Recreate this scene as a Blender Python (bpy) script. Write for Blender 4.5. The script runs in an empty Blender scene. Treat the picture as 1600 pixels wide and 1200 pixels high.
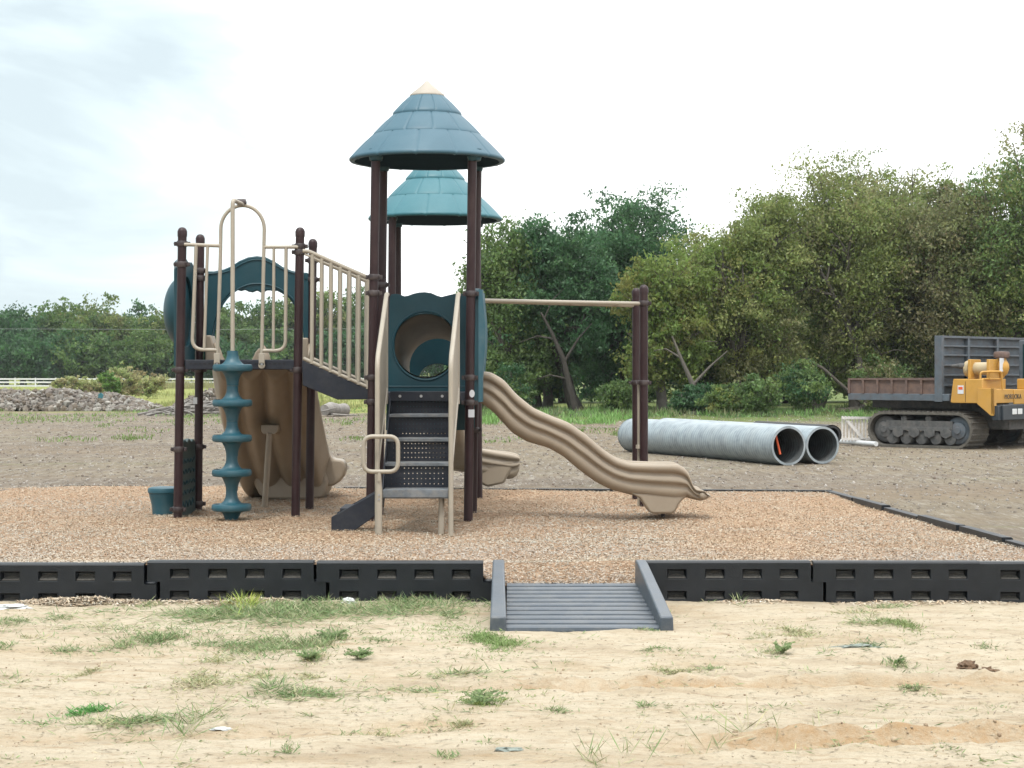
import bpy, bmesh, math, random
import numpy as np
from mathutils import Vector, noise as mnoise
R = math.radians
random.seed(7); rng = np.random.default_rng(7)
sc = bpy.context.scene; C = sc.collection

# ------------------------------------------------------------------ camera, sky, sun, exposure
F, HZ, CH = 2900.0, 580.0, 1.667      # focal length in photo pixels, horizon row, eye height
cd = bpy.data.cameras.new('camera'); cam = bpy.data.objects.new('camera', cd); C.objects.link(cam)
cam.location = (0, 0, CH); cam.rotation_euler = (R(90), 0, 0)
cd.sensor_width = 36; cd.lens = 36*F/1600; cd.shift_y = -20/1600; cd.clip_start = .1; cd.clip_end = 4000
sc.camera = cam
w = bpy.data.worlds.new('World'); sc.world = w; w.use_nodes = True
wn, wl = w.node_tree.nodes, w.node_tree.links; wn.clear()
SUN_EL, SUN_AZ = 62, 200
def N(nodes, t, **k):
    n = nodes.new(t)
    for a, b in k.items(): setattr(n, a, b)
    return n
sky = N(wn, 'ShaderNodeTexSky', sky_type='NISHITA', sun_disc=False, sun_elevation=R(SUN_EL), sun_rotation=R(SUN_AZ))
tc = N(wn, 'ShaderNodeTexCoord')
sep = N(wn, 'ShaderNodeSeparateXYZ'); wl.new(tc.outputs['Generated'], sep.inputs[0])
mp = N(wn, 'ShaderNodeMapping'); mp.inputs['Scale'].default_value = (1.0, 1.0, 2.6); wl.new(tc.outputs['Generated'], mp.inputs[0])
nz = N(wn, 'ShaderNodeTexNoise'); nz.inputs['Scale'].default_value = 4.2; nz.inputs['Detail'].default_value = 7
nz.inputs['Roughness'].default_value = .52; nz.inputs['Distortion'].default_value = .6; wl.new(mp.outputs[0], nz.inputs['Vector'])
# cloud cover thins towards the west (-X)
mr = N(wn, 'ShaderNodeMapRange'); mr.inputs['From Min'].default_value = -.32; mr.inputs['From Max'].default_value = .12
mr.inputs['To Min'].default_value = -.13; mr.inputs['To Max'].default_value = .22
wl.new(sep.outputs['X'], mr.inputs['Value'])
ad = N(wn, 'ShaderNodeMath', operation='ADD'); wl.new(nz.outputs['Fac'], ad.inputs[0]); wl.new(mr.outputs[0], ad.inputs[1])
ramp = N(wn, 'ShaderNodeValToRGB'); e = ramp.color_ramp.elements
e[0].position = .33; e[0].color = (6.0, 6.95, 7.35, 1)
e[1].position = .56; e[1].color = (12.5, 12.7, 12.7, 1)
x_ = ramp.color_ramp.elements.new(.44); x_.color = (7.8, 8.9, 9.1, 1)
wl.new(ad.outputs[0], ramp.inputs['Fac'])
zr = N(wn, 'ShaderNodeMapRange'); zr.inputs['From Min'].default_value = .3; zr.inputs['From Max'].default_value = 1.0
zr.inputs['To Min'].default_value = 1.0; zr.inputs['To Max'].default_value = 2.3; wl.new(sep.outputs['Z'], zr.inputs['Value'])
sc_ = N(wn, 'ShaderNodeVectorMath', operation='SCALE'); wl.new(ramp.outputs['Color'], sc_.inputs[0]); wl.new(zr.outputs[0], sc_.inputs['Scale'])
mx = N(wn, 'ShaderNodeMixRGB'); mx.inputs['Fac'].default_value = .93
wl.new(sky.outputs[0], mx.inputs[1]); wl.new(sc_.outputs[0], mx.inputs[2])
bg = N(wn, 'ShaderNodeBackground'); bg.inputs['Strength'].default_value = .1; wl.new(mx.outputs[0], bg.inputs['Color'])
wo = N(wn, 'ShaderNodeOutputWorld'); wl.new(bg.outputs[0], wo.inputs['Surface'])
sd = bpy.data.lights.new('sun', 'SUN'); sd.energy = 2.0; sd.angle = R(10); sd.color = (1, .96, .9)
so = bpy.data.objects.new('sun', sd); C.objects.link(so)
a_, b_ = R(SUN_AZ), R(SUN_EL)
sdir = Vector((math.sin(a_)*math.cos(b_), math.cos(a_)*math.cos(b_), math.sin(b_)))
so.rotation_euler = sdir.to_track_quat('Z', 'Y').to_euler()
sc.view_settings.view_transform = 'Standard'; sc.view_settings.look = 'None'
sc.view_settings.exposure = 0.4; sc.view_settings.gamma = 1

HAZE = .00016
# ------------------------------------------------------------------ helpers
def P(px, py, Y): return Vector(((px-800)*Y/F, Y, CH-(py-HZ)*Y/F))
def XX(px, Y): return (px-800)*Y/F
def ZZ(py, Y): return CH-(py-HZ)*Y/F
def GY(py, z=0): return F*(CH-z)/(py-HZ)

KA = .77   # exposure is set for the shade, so base colours are scaled to keep the lit surfaces right
def mat(name, col, rough=.6, metal=0, var=.12, scale=6, bump=.0, bscale=60, dirt=None, dirt_amt=.35, dscale=3, spec=.5, stretch=(1,1,1)):
    col = [c*KA for c in col]; dirt = [c*KA for c in dirt] if dirt else None
    m = bpy.data.materials.new(name); m.use_nodes = True; nt = m.node_tree; n, l = nt.nodes, nt.links
    b = n['Principled BSDF']; b.inputs['Roughness'].default_value = rough; b.inputs['Metallic'].default_value = metal
    b.inputs['Specular IOR Level'].default_value = spec
    t = N(n, 'ShaderNodeTexCoord'); mpp = N(n, 'ShaderNodeMapping'); mpp.inputs['Scale'].default_value = stretch
    l.new(t.outputs['Object'], mpp.inputs[0])
    z = N(n, 'ShaderNodeTexNoise'); z.inputs['Scale'].default_value = scale; z.inputs['Detail'].default_value = 6; z.inputs['Roughness'].default_value = .65
    l.new(mpp.outputs[0], z.inputs['Vector'])
    r = N(n, 'ShaderNodeValToRGB'); e = r.color_ramp.elements
    e[0].position = .3; e[1].position = .72
    e[0].color = (*[c*(1-var) for c in col], 1); e[1].color = (*[min(1, c*(1+var)) for c in col], 1)
    l.new(z.outputs['Fac'], r.inputs['Fac']); out = r.outputs['Color']
    if dirt:
        z2 = N(n, 'ShaderNodeTexNoise'); z2.inputs['Scale'].default_value = dscale; z2.inputs['Detail'].default_value = 9; z2.inputs['Roughness'].default_value = .75
        l.new(mpp.outputs[0], z2.inputs['Vector'])
        r2 = N(n, 'ShaderNodeMapRange'); r2.inputs['From Min'].default_value = .45; r2.inputs['From Max'].default_value = .75
        r2.inputs['To Max'].default_value = dirt_amt; l.new(z2.outputs['Fac'], r2.inputs['Value'])
        mi = N(n, 'ShaderNodeMixRGB'); mi.inputs[2].default_value = (*dirt, 1); l.new(r2.outputs[0], mi.inputs['Fac']); l.new(out, mi.inputs[1]); out = mi.outputs[0]
        r3 = N(n, 'ShaderNodeMapRange'); r3.inputs['To Min'].default_value = max(0, rough-.12); r3.inputs['To Max'].default_value = min(1, rough+.2)
        l.new(z2.outputs['Fac'], r3.inputs['Value']); l.new(r3.outputs[0], b.inputs['Roughness'])
    l.new(out, b.inputs['Base Color'])
    if bump:
        z3 = N(n, 'ShaderNodeTexNoise'); z3.inputs['Scale'].default_value = bscale; z3.inputs['Detail'].default_value = 4
        l.new(t.outputs['Object'], z3.inputs['Vector'])
        bp = N(n, 'ShaderNodeBump'); bp.inputs['Strength'].default_value = bump; bp.inputs['Distance'].default_value = .01
        l.new(z3.outputs['Fac'], bp.inputs['Height']); l.new(bp.outputs[0], b.inputs['Normal'])
    return m

def tint_mat(name, rough=.6, trans=.0, metal=0, spec=.3):
    m = bpy.data.materials.new(name); m.use_nodes = True; n, l = m.node_tree.nodes, m.node_tree.links
    b = n['Principled BSDF']; b.inputs['Roughness'].default_value = rough; b.inputs['Specular IOR Level'].default_value = spec
    a = N(n, 'ShaderNodeAttribute', attribute_name='tint'); l.new(a.outputs['Color'], b.inputs['Base Color'])
    if trans:
        t = N(n, 'ShaderNodeBsdfTranslucent'); l.new(a.outputs['Color'], t.inputs['Color'])
        mi = N(n, 'ShaderNodeMixShader'); mi.inputs[0].default_value = trans
        l.new(b.outputs[0], mi.inputs[1]); l.new(t.outputs[0], mi.inputs[2]); l.new(mi.outputs[0], n['Material Output'].inputs['Surface'])
    return m

M = dict(
 brown=mat('brown_paint', (.03, .0125, .0145), .4, var=.2, bump=.05, spec=.3, dirt=(.1,.075,.065), dirt_amt=.22, dscale=2.5),
 clampm=mat('clamp_metal', (.04, .026, .027), .4, var=.2, dirt=(.2,.17,.15), dirt_amt=.3),
 beige=mat('beige_paint', (.385, .34, .272), .45, var=.06, dirt=(.3,.25,.2), dirt_amt=.25, dscale=5),
 tan=mat('tan_plastic', (.34, .278, .207), .42, var=.07, scale=3, bump=.06, bscale=240, dirt=(.24,.18,.12), dirt_amt=.35, dscale=2),
 tanfoot=mat('tan_plastic_foot', (.33, .265, .185), .5, var=.08, dirt=(.25,.2,.14), dirt_amt=.3),
 blue=mat('teal_plastic', (.007, .055, .074), .38, var=.12, scale=3, bump=.05, bscale=200, spec=.35, dirt=(.06,.1,.11), dirt_amt=.22, dscale=4),
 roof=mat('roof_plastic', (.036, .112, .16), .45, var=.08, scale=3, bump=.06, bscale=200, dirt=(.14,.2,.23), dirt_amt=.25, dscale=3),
 roof_shade=mat('shaded_roof_plastic', (.012, .03, .042), .95, var=.15, spec=.03),  # roof plastic darkened: shade under the roof is put into the colour
 roof2=mat('roof_plastic_teal', (.026, .15, .185), .45, var=.08, scale=3, bump=.06, bscale=200, dirt=(.14,.22,.24), dirt_amt=.25, dscale=3),
 step=mat('disc_plastic', (.014, .09, .125), .42, var=.1, scale=3, bump=.05, bscale=200, dirt=(.18,.22,.22), dirt_amt=.3, dscale=5),
 green=mat('dark_green_plastic', (.015, .05, .052), .5, var=.25, scale=12, dirt=(.06,.09,.09), dirt_amt=.4),
 cap=mat('cap_cream', (.42, .37, .31), .5, var=.05, dirt=(.45,.4,.35), dirt_amt=.2),
 slate=mat('slate_coating', (.012, .016, .027), .5, var=.18, scale=20, bump=.25, bscale=220, spec=.35, dirt=(.12,.115,.105), dirt_amt=.25, dscale=6),
 tread=mat('worn_tread', (.15, .17, .19), .6, var=.25, scale=15, bump=.3, bscale=200, dirt=(.35,.31,.26), dirt_amt=.7, dscale=8),
 dark=mat('dark_hollow', (.01, .01, .012), .8),
 bolt=mat('zinc_bolt', (.45, .45, .46), .35, metal=.9),
 white=mat('white_sticker', (.75, .77, .8), .4, var=.04),
 black=mat('black_border_plastic', (.0065, .0095, .0135), .4, var=.3, scale=8, bump=.2, bscale=120, spec=.38, dirt=(.05,.055,.06), dirt_amt=.22, dscale=5),
 ramp=mat('ramp_plastic', (.06, .078, .1), .36, var=.12, scale=8, bump=.15, bscale=120, dirt=(.22,.21,.19), dirt_amt=.45, dscale=7),
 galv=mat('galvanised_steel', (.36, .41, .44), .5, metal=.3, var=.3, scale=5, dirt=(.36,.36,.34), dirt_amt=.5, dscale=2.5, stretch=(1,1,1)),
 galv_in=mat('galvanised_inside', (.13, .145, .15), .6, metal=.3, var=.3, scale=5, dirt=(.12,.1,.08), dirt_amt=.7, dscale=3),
 orange=mat('orange_paint', (.85, .12, .03), .6, var=.05),
 hdpe=mat('black_hdpe', (.012, .012, .013), .5),
 yellow=mat('yellow_paint', (.62, .33, .06), .45, var=.1, dirt=(.3,.2,.1), dirt_amt=.4, dscale=3),
 cream=mat('cream_drum', (.5, .4, .24), .5, var=.1, dirt=(.28,.2,.12), dirt_amt=.5),
 bluegrey=mat('blue_grey_steel', (.105, .13, .155), .55, var=.2, scale=6, dirt=(.13,.08,.055), dirt_amt=.6, dscale=4),
 rust=mat('rusted_steel', (.15, .1, .085), .75, var=.3, scale=8, dirt=(.2,.11,.06), dirt_amt=.5, dscale=4),
 mud=mat('muddy_rubber', (.11, .1, .085), .85, var=.3, scale=10, bump=.4, bscale=50, dirt=(.2,.18,.145), dirt_amt=.7, dscale=4),
 under=mat('muddy_steel', (.1, .1, .1), .8, var=.3, scale=10, bump=.4, bscale=50, dirt=(.17,.15,.13), dirt_amt=.7, dscale=5),
 bumper=mat('dark_bumper', (.025, .035, .045), .5, var=.2, dirt=(.12,.11,.1), dirt_amt=.35),
 lampm=mat('lamp_lens', (.75, .77, .78), .15, var=.08, scale=40),
 glass=mat('cab_glass', (.02, .05, .05), .08, var=.1),
 wood=mat('grey_weathered_wood', (.68, .65, .62), .85, var=.3, scale=14, bump=.4, bscale=50),
 pvc=mat('white_pvc', (.72, .73, .74), .45, var=.05),
 bark=mat('bark', (.12, .105, .088), .9, var=.35, scale=4, bump=.6, bscale=20),
 barkd=mat('dark_bark', (.05, .042, .035), .9, var=.35, scale=4, bump=.6, bscale=20),
 deadw=mat('dead_branch_wood', (.27, .25, .23), .9, var=.35, scale=4, bump=.6, bscale=20),
 siding=mat('white_siding', (.7, .74, .78), .6, var=.04), shingle=mat('grey_shingle', (.15, .15, .15), .8, var=.2),
 pmulch=mat('pocket_mulch', (.085,.08,.07), .95, var=.6, scale=70, bump=.6, bscale=90),
 wire=mat('cable', (.25, .27, .28), .6),
)
M['leaf'] = tint_mat('leaf', .5, .5); M['chip'] = tint_mat('wood_chip', .85); M['blade'] = tint_mat('grass_blade', .6, .3); M['stone'] = tint_mat('stone', .9)

class MB:
    def __init__(s): s.v = []; s.f = []
    def add(s, vs, fs):
        o = len(s.v); s.v += [tuple(v) for v in vs]; s.f += [tuple(i+o for i in f) for f in fs]; return s
    def box(s, x0, x1, y0, y1, z0, z1):
        return s.add([(x0,y0,z0),(x1,y0,z0),(x1,y1,z0),(x0,y1,z0),(x0,y0,z1),(x1,y0,z1),(x1,y1,z1),(x0,y1,z1)],
                     [(0,3,2,1),(4,5,6,7),(0,1,5,4),(1,2,6,5),(2,3,7,6),(3,0,4,7)])
    def tube(s, pts, r, n=12, cap=True):
        pts = [Vector(p) for p in pts]; rr = r if isinstance(r, (list, tuple)) else [r]*len(pts)
        rings = []; up = None
        for i, p in enumerate(pts):
            d = (pts[min(i+1, len(pts)-1)]-pts[max(i-1, 0)]).normalized()
            if up is None: up = Vector((0,0,1)) if abs(d.z) < .9 else Vector((0,1,0))
            a = d.cross(up).normalized(); b = a.cross(d).normalized(); up = b
            rings.append([p+(a*math.cos(2*math.pi*k/n)+b*math.sin(2*math.pi*k/n))*rr[i] for k in range(n)])
        vs = [v for q in rings for v in q]; fs = []
        for i in range(len(pts)-1):
            for k in range(n): fs.append((i*n+k, i*n+(k+1)%n, (i+1)*n+(k+1)%n, (i+1)*n+k))
        if cap: fs += [tuple(range(n))[::-1], tuple(range((len(pts)-1)*n, len(pts)*n))]
        return s.add(vs, fs)
    def lathe(s, prof, c=(0,0,0), n=32, axis='z', squash=1):
        vs = []; fs = []
        for r, h in prof:
            for k in range(n):
                a = 2*math.pi*k/n; u, v = r*math.cos(a), r*math.sin(a)
                p = {'z': (u, v*squash, h), 'x': (h, u, v), 'y': (u, h, v)}[axis]
                vs.append((p[0]+c[0], p[1]+c[1], p[2]+c[2]))
        for i in range(len(prof)-1):
            for k in range(n): fs.append((i*n+k, i*n+(k+1)%n, (i+1)*n+(k+1)%n, (i+1)*n+k))
        if prof[0][0] > 1e-5: fs.append(tuple(range(n))[::-1])
        if prof[-1][0] > 1e-5: fs.append(tuple(range((len(prof)-1)*n, len(prof)*n)))
        return s.add(vs, fs)
    def prism(s, poly, a, b, plane='xz'):
        n = len(poly)
        def q(p, t): return {'xz': (p[0], t, p[1]), 'yz': (t, p[0], p[1]), 'xy': (p[0], p[1], t)}[plane]
        vs = [q(p, a) for p in poly]+[q(p, b) for p in poly]
        return s.add(vs, [tuple(range(n)), tuple(range(n, 2*n))[::-1]]+[(i, i+n, (i+1)%n+n, (i+1)%n) for i in range(n)])
    def ring_panel(s, outline, hole, c, a, b, plane='xz'):
        # plate with an opening: outline is star-shaped about c; hole(theta) -> radius
        angs = sorted(set([round(2*math.pi*k/96, 5) for k in range(96)]+[round(math.atan2(p[1]-c[1], p[0]-c[0])%(2*math.pi), 5) for p in outline]))
        outp, inp = [], []
        m = len(outline)
        for t in angs:
            d = (math.cos(t), math.sin(t)); best = 1e9
            for i in range(m):
                p, q = outline[i], outline[(i+1)%m]
                ex, ey = q[0]-p[0], q[1]-p[1]; den = d[0]*ey-d[1]*ex
                if abs(den) < 1e-9: continue
                wx, wy = p[0]-c[0], p[1]-c[1]
                tt = (wx*ey-wy*ex)/den; u = (wx*d[1]-wy*d[0])/den
                if tt > 0 and -1e-4 <= u <= 1.0001: best = min(best, tt)
            outp.append((c[0]+d[0]*best, c[1]+d[1]*best)); h = hole(t); inp.append((c[0]+d[0]*h, c[1]+d[1]*h))
        n = len(angs)
        def q(p, t): return {'xz': (p[0], t, p[1]), 'yz': (t, p[0], p[1])}[plane]
        vs = [q(p, a) for p in outp]+[q(p, a) for p in inp]+[q(p, b) for p in outp]+[q(p, b) for p in inp]
        fs = []
        for i in range(n):
            j = (i+1)%n
            fs += [(i, j, j+n, i+n), (i+2*n, i+3*n, j+3*n, j+2*n), (i, i+2*n, j+2*n, j), (i+n, j+n, j+3*n, i+3*n)]
        return s.add(vs, fs)
    def build(s, name, m, parent=None, smooth=False, bevel=0, local=False, sub=0, seg=2):
        me = bpy.data.meshes.new(name)
        off = Vector((0,0,0))
        if parent is not None and not local:
            p = parent
            while p is not None: off += p.location; p = p.parent
        me.from_pydata([(x-off.x, y-off.y, z-off.z) for x, y, z in s.v], [], s.f)
        bm = bmesh.new(); bm.from_mesh(me); bmesh.ops.recalc_face_normals(bm, faces=bm.faces); bm.to_mesh(me); bm.free()
        if m: me.materials.append(m)
        if smooth:
            me.polygons.foreach_set('use_smooth', [True]*len(me.polygons))
            if smooth != 'full': me.set_sharp_from_angle(angle=R(40))
        o = bpy.data.objects.new(name, me); C.objects.link(o)
        if parent is not None: o.parent = parent
        if bevel:
            b = o.modifiers.new('b', 'BEVEL'); b.width = bevel; b.segments = seg; b.limit_method = 'ANGLE'; b.angle_limit = R(35); b.harden_normals = False
            me.polygons.foreach_set('use_smooth', [True]*len(me.polygons)); me.set_sharp_from_angle(angle=R(30))
        if sub:
            b = o.modifiers.new('s', 'SUBSURF'); b.levels = b.render_levels = sub
        return o

def tag(o, label=None, cat=None, group=None, kind=None):
    for k, v in (('label', label), ('category', cat), ('group', group), ('kind', kind)):
        if v: o[k] = v
    return o
def empty(name, loc, rz=0, **k):
    o = bpy.data.objects.new(name, None); C.objects.link(o); o.location = loc; o.rotation_euler = (0,0,rz); o.empty_display_size = .2
    return tag(o, **k)
def copy_tree(o, parent=None):
    c = o.copy(); C.objects.link(c); c.parent = parent
    for ch in list(o.children): copy_tree(ch, c)
    return c
def arc(p0, p1, p2, n=8):   # quadratic bend
    p0, p1, p2 = Vector(p0), Vector(p1), Vector(p2)
    return [(p0*(1-t)**2+p1*2*t*(1-t)+p2*t*t) for t in [i/n for i in range(n+1)]]
def rounded(pts, r, n=5, closed=False):
    pts = [Vector(p) for p in pts]; out = []; m = len(pts)
    for i, p in enumerate(pts):
        if not closed and i in (0, m-1): out.append(p); continue
        a, b = pts[i-1], pts[(i+1)%m]
        q = min(r, (a-p).length*.45, (b-p).length*.45)
        out += arc(p+(a-p).normalized()*q, p, p+(b-p).normalized()*q, n)
    if closed: out.append(out[0])
    return out

def cloud_mesh(name, Pn, A, B, col, m, parent=None, off=(0,0,0)):
    """rhombus faces: centre Pn, half axes A and B, colour per face"""
    n = len(Pn); off = np.array(off)
    Pn = Pn-off
    V = np.stack([Pn-A, Pn-B, Pn+A, Pn+B], 1).reshape(-1, 3).astype(np.float32)
    me = bpy.data.meshes.new(name); me.vertices.add(4*n); me.vertices.foreach_set('co', V.ravel())
    me.loops.add(4*n); me.loops.foreach_set('vertex_index', np.arange(4*n, dtype=np.int32))
    me.polygons.add(n); me.polygons.foreach_set('loop_start', np.arange(0, 4*n, 4, dtype=np.int32))
    me.update()
    at = me.attributes.new('tint', 'FLOAT_COLOR', 'POINT')
    c4 = np.ones((n, 4), np.float32); c4[:, :3] = np.clip(col, 0, 1); at.data.foreach_set('color', np.repeat(c4, 4, 0).ravel())
    me.materials.append(m); me.validate()
    o = bpy.data.objects.new(name, me); C.objects.link(o)
    if parent is not None: o.parent = parent
    return o
def runit(n):
    a = rng.normal(size=(n, 3)); return a/np.linalg.norm(a, axis=1, keepdims=True)

# ------------------------------------------------------------------ GROUND
def vnoise(x, y, s, seed=0):   # cheap smooth value noise, vectorised
    x = x/s+seed*17.3; y = y/s+seed*9.1
    xi, yi = np.floor(x).astype(int), np.floor(y).astype(int); fx, fy = x-xi, y-yi
    fx = fx*fx*(3-2*fx); fy = fy*fy*(3-2*fy)
    def h(a, b):
        q = (a*374761393+b*668265263+seed*1442695)&0xffffffff; q = ((q^(q>>13))*1274126177)&0xffffffff
        return ((q^(q>>16))&0xffff)/65535.0
    return (h(xi,yi)*(1-fx)+h(xi+1,yi)*fx)*(1-fy)+(h(xi,yi+1)*(1-fx)+h(xi+1,yi+1)*fx)*fy
def fbm(x, y, s, o=4, seed=0):
    v = 0; a = .5
    for i in range(o): v = v+a*(vnoise(x, y, s/2**i, seed+i)-.5); a *= .5
    return v
def ground_h(x, y):
    near = np.clip((15-y)/1.0, 0, 1)
    far = np.clip((y-20)/20, 0, 1)
    h = near*(fbm(x, y, .8, 5, 3)*.05+fbm(x, y*1.7, .2, 4, 8)*.03)
    # wheel ruts crossing the sand
    def rut(x0, y0, sl, wd, dp, xa, xb):
        d = (y-(y0+sl*(x-x0)))+.05*fbm(x, y, .7, 3, 5)*2
        m = np.clip((x-xa)/.8, 0, 1)*np.clip((xb-x)/.8, 0, 1)
        rag = .2+1.3*vnoise(x, y, .13, 4)+.9*vnoise(x, y, .045, 6)
        return m*(-dp*np.exp(-(d/wd)**2)+dp*.9*rag*np.exp(-((d-wd*1.7)/(wd*.6))**2)+dp*.5*rag*np.exp(-((d+wd*1.7)/(wd*.6))**2))
    h = h+near*(rut(1.7, 8.35, .17, .10, .042, .3, 9)+rut(.6, 9.75, .10, .09, .035, -.6, 4)+rut(0, 10.35, .14, .09, .012, -1.2, 5)+rut(-1.5, 8.5, .12, .12, .014, -4, .4))
    h = h+far*fbm(x, y, 9, 4, 11)*.10
    h = h+np.clip((y-120)/200, 0, 1)*fbm(x, y, 60, 2, 2)*.5
    return h-(1-near)*.01
def axis_pts(segs):
    out = [segs[0][0]]
    for a, b, st in segs:
        n = max(1, int(round((b-a)/st))); out += list(a+(b-a)*np.arange(1, n+1)/n)
    return np.array(out)
gx = axis_pts([(-2500,-300,550),(-300,-40,26),(-40,-12,2),(-12,-4.2,.25),(-4.2,4.2,.028),(4.2,12,.25),(12,40,2),(40,300,26),(300,2500,550)])
gy = axis_pts([(-300,-10,58),(-10,5,1.5),(5,7.2,.25),(7.2,13.6,.026),(13.6,26,.31),(26,80,1),(80,300,11),(300,3300,500)])
GX, GYY = np.meshgrid(gx, gy); GZ = ground_h(GX, GYY)
V = np.stack([GX, GYY, GZ], -1).reshape(-1, 3); nx, ny = len(gx), len(gy)
I = np.arange(nx*ny).reshape(ny, nx); Fq = np.stack([I[:-1,:-1], I[:-1,1:], I[1:,1:], I[1:,:-1]], -1).reshape(-1, 4)
me = bpy.data.meshes.new('ground'); me.vertices.add(len(V)); me.vertices.foreach_set('co', V.astype(np.float32).ravel())
me.loops.add(Fq.size); me.loops.foreach_set('vertex_index', Fq.astype(np.int32).ravel())
me.polygons.add(len(Fq)); me.polygons.foreach_set('loop_start', np.arange(0, Fq.size, 4, dtype=np.int32)); me.update()
me.polygons.foreach_set('use_smooth', [True]*len(Fq))
gm = bpy.data.materials.new('ground'); gm.use_nodes = True; n, l = gm.node_tree.nodes, gm.node_tree.links
B = n['Principled BSDF']; B.inputs['Roughness'].default_value = .95; B.inputs['Specular IOR Level'].default_value = .15
tco = N(n, 'ShaderNodeTexCoord'); sp = N(n, 'ShaderNodeSeparateXYZ'); l.new(tco.outputs['Object'], sp.inputs[0])
def nnoise(scale, detail=6, rough=.6, st=(1,1,1), dist=0):
    m_ = N(n, 'ShaderNodeMapping'); m_.inputs['Scale'].default_value = st; l.new(tco.outputs['Object'], m_.inputs[0])
    z = N(n, 'ShaderNodeTexNoise'); z.inputs['Scale'].default_value = scale; z.inputs['Detail'].default_value = detail
    z.inputs['Roughness'].default_value = rough; z.inputs['Distortion'].default_value = dist; l.new(m_.outputs[0], z.inputs['Vector']); return z.outputs['Fac']
def nramp(fac, stops):
    r = N(n, 'ShaderNodeValToRGB'); e = r.color_ramp.elements
    while len(e) < len(stops): e.new(.5)
    for q, (p, c) in zip(e, stops): q.position = p; q.color = (*c, 1)
    l.new(fac, r.inputs['Fac']); return r.outputs['Color']
def nmix(f, a, b, mode='MIX'):
    m_ = N(n, 'ShaderNodeMixRGB', blend_type=mode)
    if isinstance(f, float): m_.inputs['Fac'].default_value = f
    else: l.new(f, m_.inputs['Fac'])
    for s_, v_ in ((1, a), (2, b)):
        if isinstance(v_, tuple): m_.inputs[s_].default_value = (*v_, 1)
        else: l.new(v_, m_.inputs[s_])
    return m_.outputs[0]
def nrange(v, a, b, c=0., d=1.):
    m_ = N(n, 'ShaderNodeMapRange'); l.new(v, m_.inputs['Value'])
    for k, q in zip(('From Min','From Max','To Min','To Max'), (a, b, c, d)): m_.inputs[k].default_value = q
    return m_.outputs[0]
def nmath(op, a, b):
    m_ = N(n, 'ShaderNodeMath', operation=op)
    for i, q in enumerate((a, b)):
        if isinstance(q, (int, float)): m_.inputs[i].default_value = q
        else: l.new(q, m_.inputs[i])
    return m_.outputs[0]
sand = nramp(nnoise(1.1, 8, .62, (1, 2.2, 1), .4), [(.3, (.34,.28,.21)), (.45, (.46,.4,.315)), (.6, (.5,.445,.36)), (.75, (.42,.34,.25))])
sand = nmix(nrange(nnoise(3.3, 9, .75, (1, 3, 1)), .53, .68, 0, .7), sand, (.3,.21,.125))
sand = nmix(nrange(nnoise(.75, 7, .7, (.45, 1.6, 1), .8), .52, .68, 0, .55), sand, (.36,.27,.165))
sand = nmix(nrange(nnoise(6, 9, .82, (.4, 2.2, 1), .5), .52, .62, 0, .55), sand, (.34,.27,.185))
sand = nmix(nrange(nnoise(38, 6, .75, (.6, 1.6, 1)), .55, .68, 0, .65), sand, (.27,.215,.155))
sand = nmix(nrange(nnoise(22, 8, .8, (.5, 1.8, 1)), .35, .5, .35, 0), sand, (.3,.27,.22))
sand = nmix(nrange(nnoise(9, 4, .7, (1, 3.5, 1)), .60, .72, 0, .35), sand, (.3,.29,.21))
mud = nramp(nnoise(.16, 8, .7, (.35, 1.3, 1), .8), [(.3, (.125,.1,.08)), (.45, (.175,.142,.115)), (.58, (.2,.165,.12)), (.7, (.16,.125,.095))])
mud = nmix(nrange(nnoise(.45, 8, .75, (.3, 1, 1)), .55, .68, 0, .6), mud, (.19,.135,.085))
mud = nmix(nrange(nnoise(.33, 9, .8, (.35, 1.2, 1)), .56, .66, 0, .55), mud, (.1,.13,.05))
mud = nmix(nrange(nnoise(7, 9, .88, (1, .13, 1)), .5, .62, 0, .8), mud, (.33,.305,.27))
mud = nmix(nrange(nnoise(6, 9, .88, (1, .14, 1)), .5, .62, 0, .75), mud, (.075,.06,.05))
mud = nmix(nrange(nnoise(.06, 6, .7, (.5, 3, 1), .6), .5, .62, 0, .6), mud, (.2,.15,.1))
mud = nmix(nrange(nnoise(3.2, 9, .85, (.35, 1.2, 1)), .5, .62, 0, .55), mud, (.12,.1,.085))
gras = nramp(nnoise(.1, 9, .75, (.5, 1.5, 1)), [(.3, (.13,.17,.045)), (.5, (.24,.245,.08)), (.65, (.17,.21,.06)), (.8, (.27,.25,.1))])
gras = nmix(nrange(nnoise(2.5, 6, .8), .5, .7, 0, .5), gras, (.09,.13,.03))
wob = nnoise(1.7, 5, .7)
def strip(x0, y0, sl, wd, xa, xb, amt):
    d = nmath('SUBTRACT', sp.outputs['Y'], nmath('ADD', y0-sl*x0, nmath('MULTIPLY', sp.outputs['X'], sl)))
    d = nmath('ABSOLUTE', nmath('ADD', d, nmath('MULTIPLY', nmath('SUBTRACT', nnoise(2.2, 7, .8), .5), wd*2.2)), 0)
    m1 = nrange(d, wd, wd*.35, 0, 1); m2 = nrange(sp.outputs['X'], xa, xa+.6, 0, 1); m3 = nrange(sp.outputs['X'], xb, xb-.6, 0, 1)
    return nmath('MULTIPLY', nmath('MULTIPLY', nmath('MULTIPLY', m1, m2), m3), nmath('MULTIPLY', nrange(nnoise(12, 6, .8), .35, .6, .2, 1), amt))
for args in ((1.7, 8.45, .17, .22, .5, 9, .8), (.6, 9.8, .10, .12, -.4, 3.6, .45), (1.2, 9.85, .02, .09, .5, 1.6, .7), (-1.5, 8.5, .12, .14, -4, .4, .35)):
    sand = nmix(strip(*args), sand, (.36,.235,.125))
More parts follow.
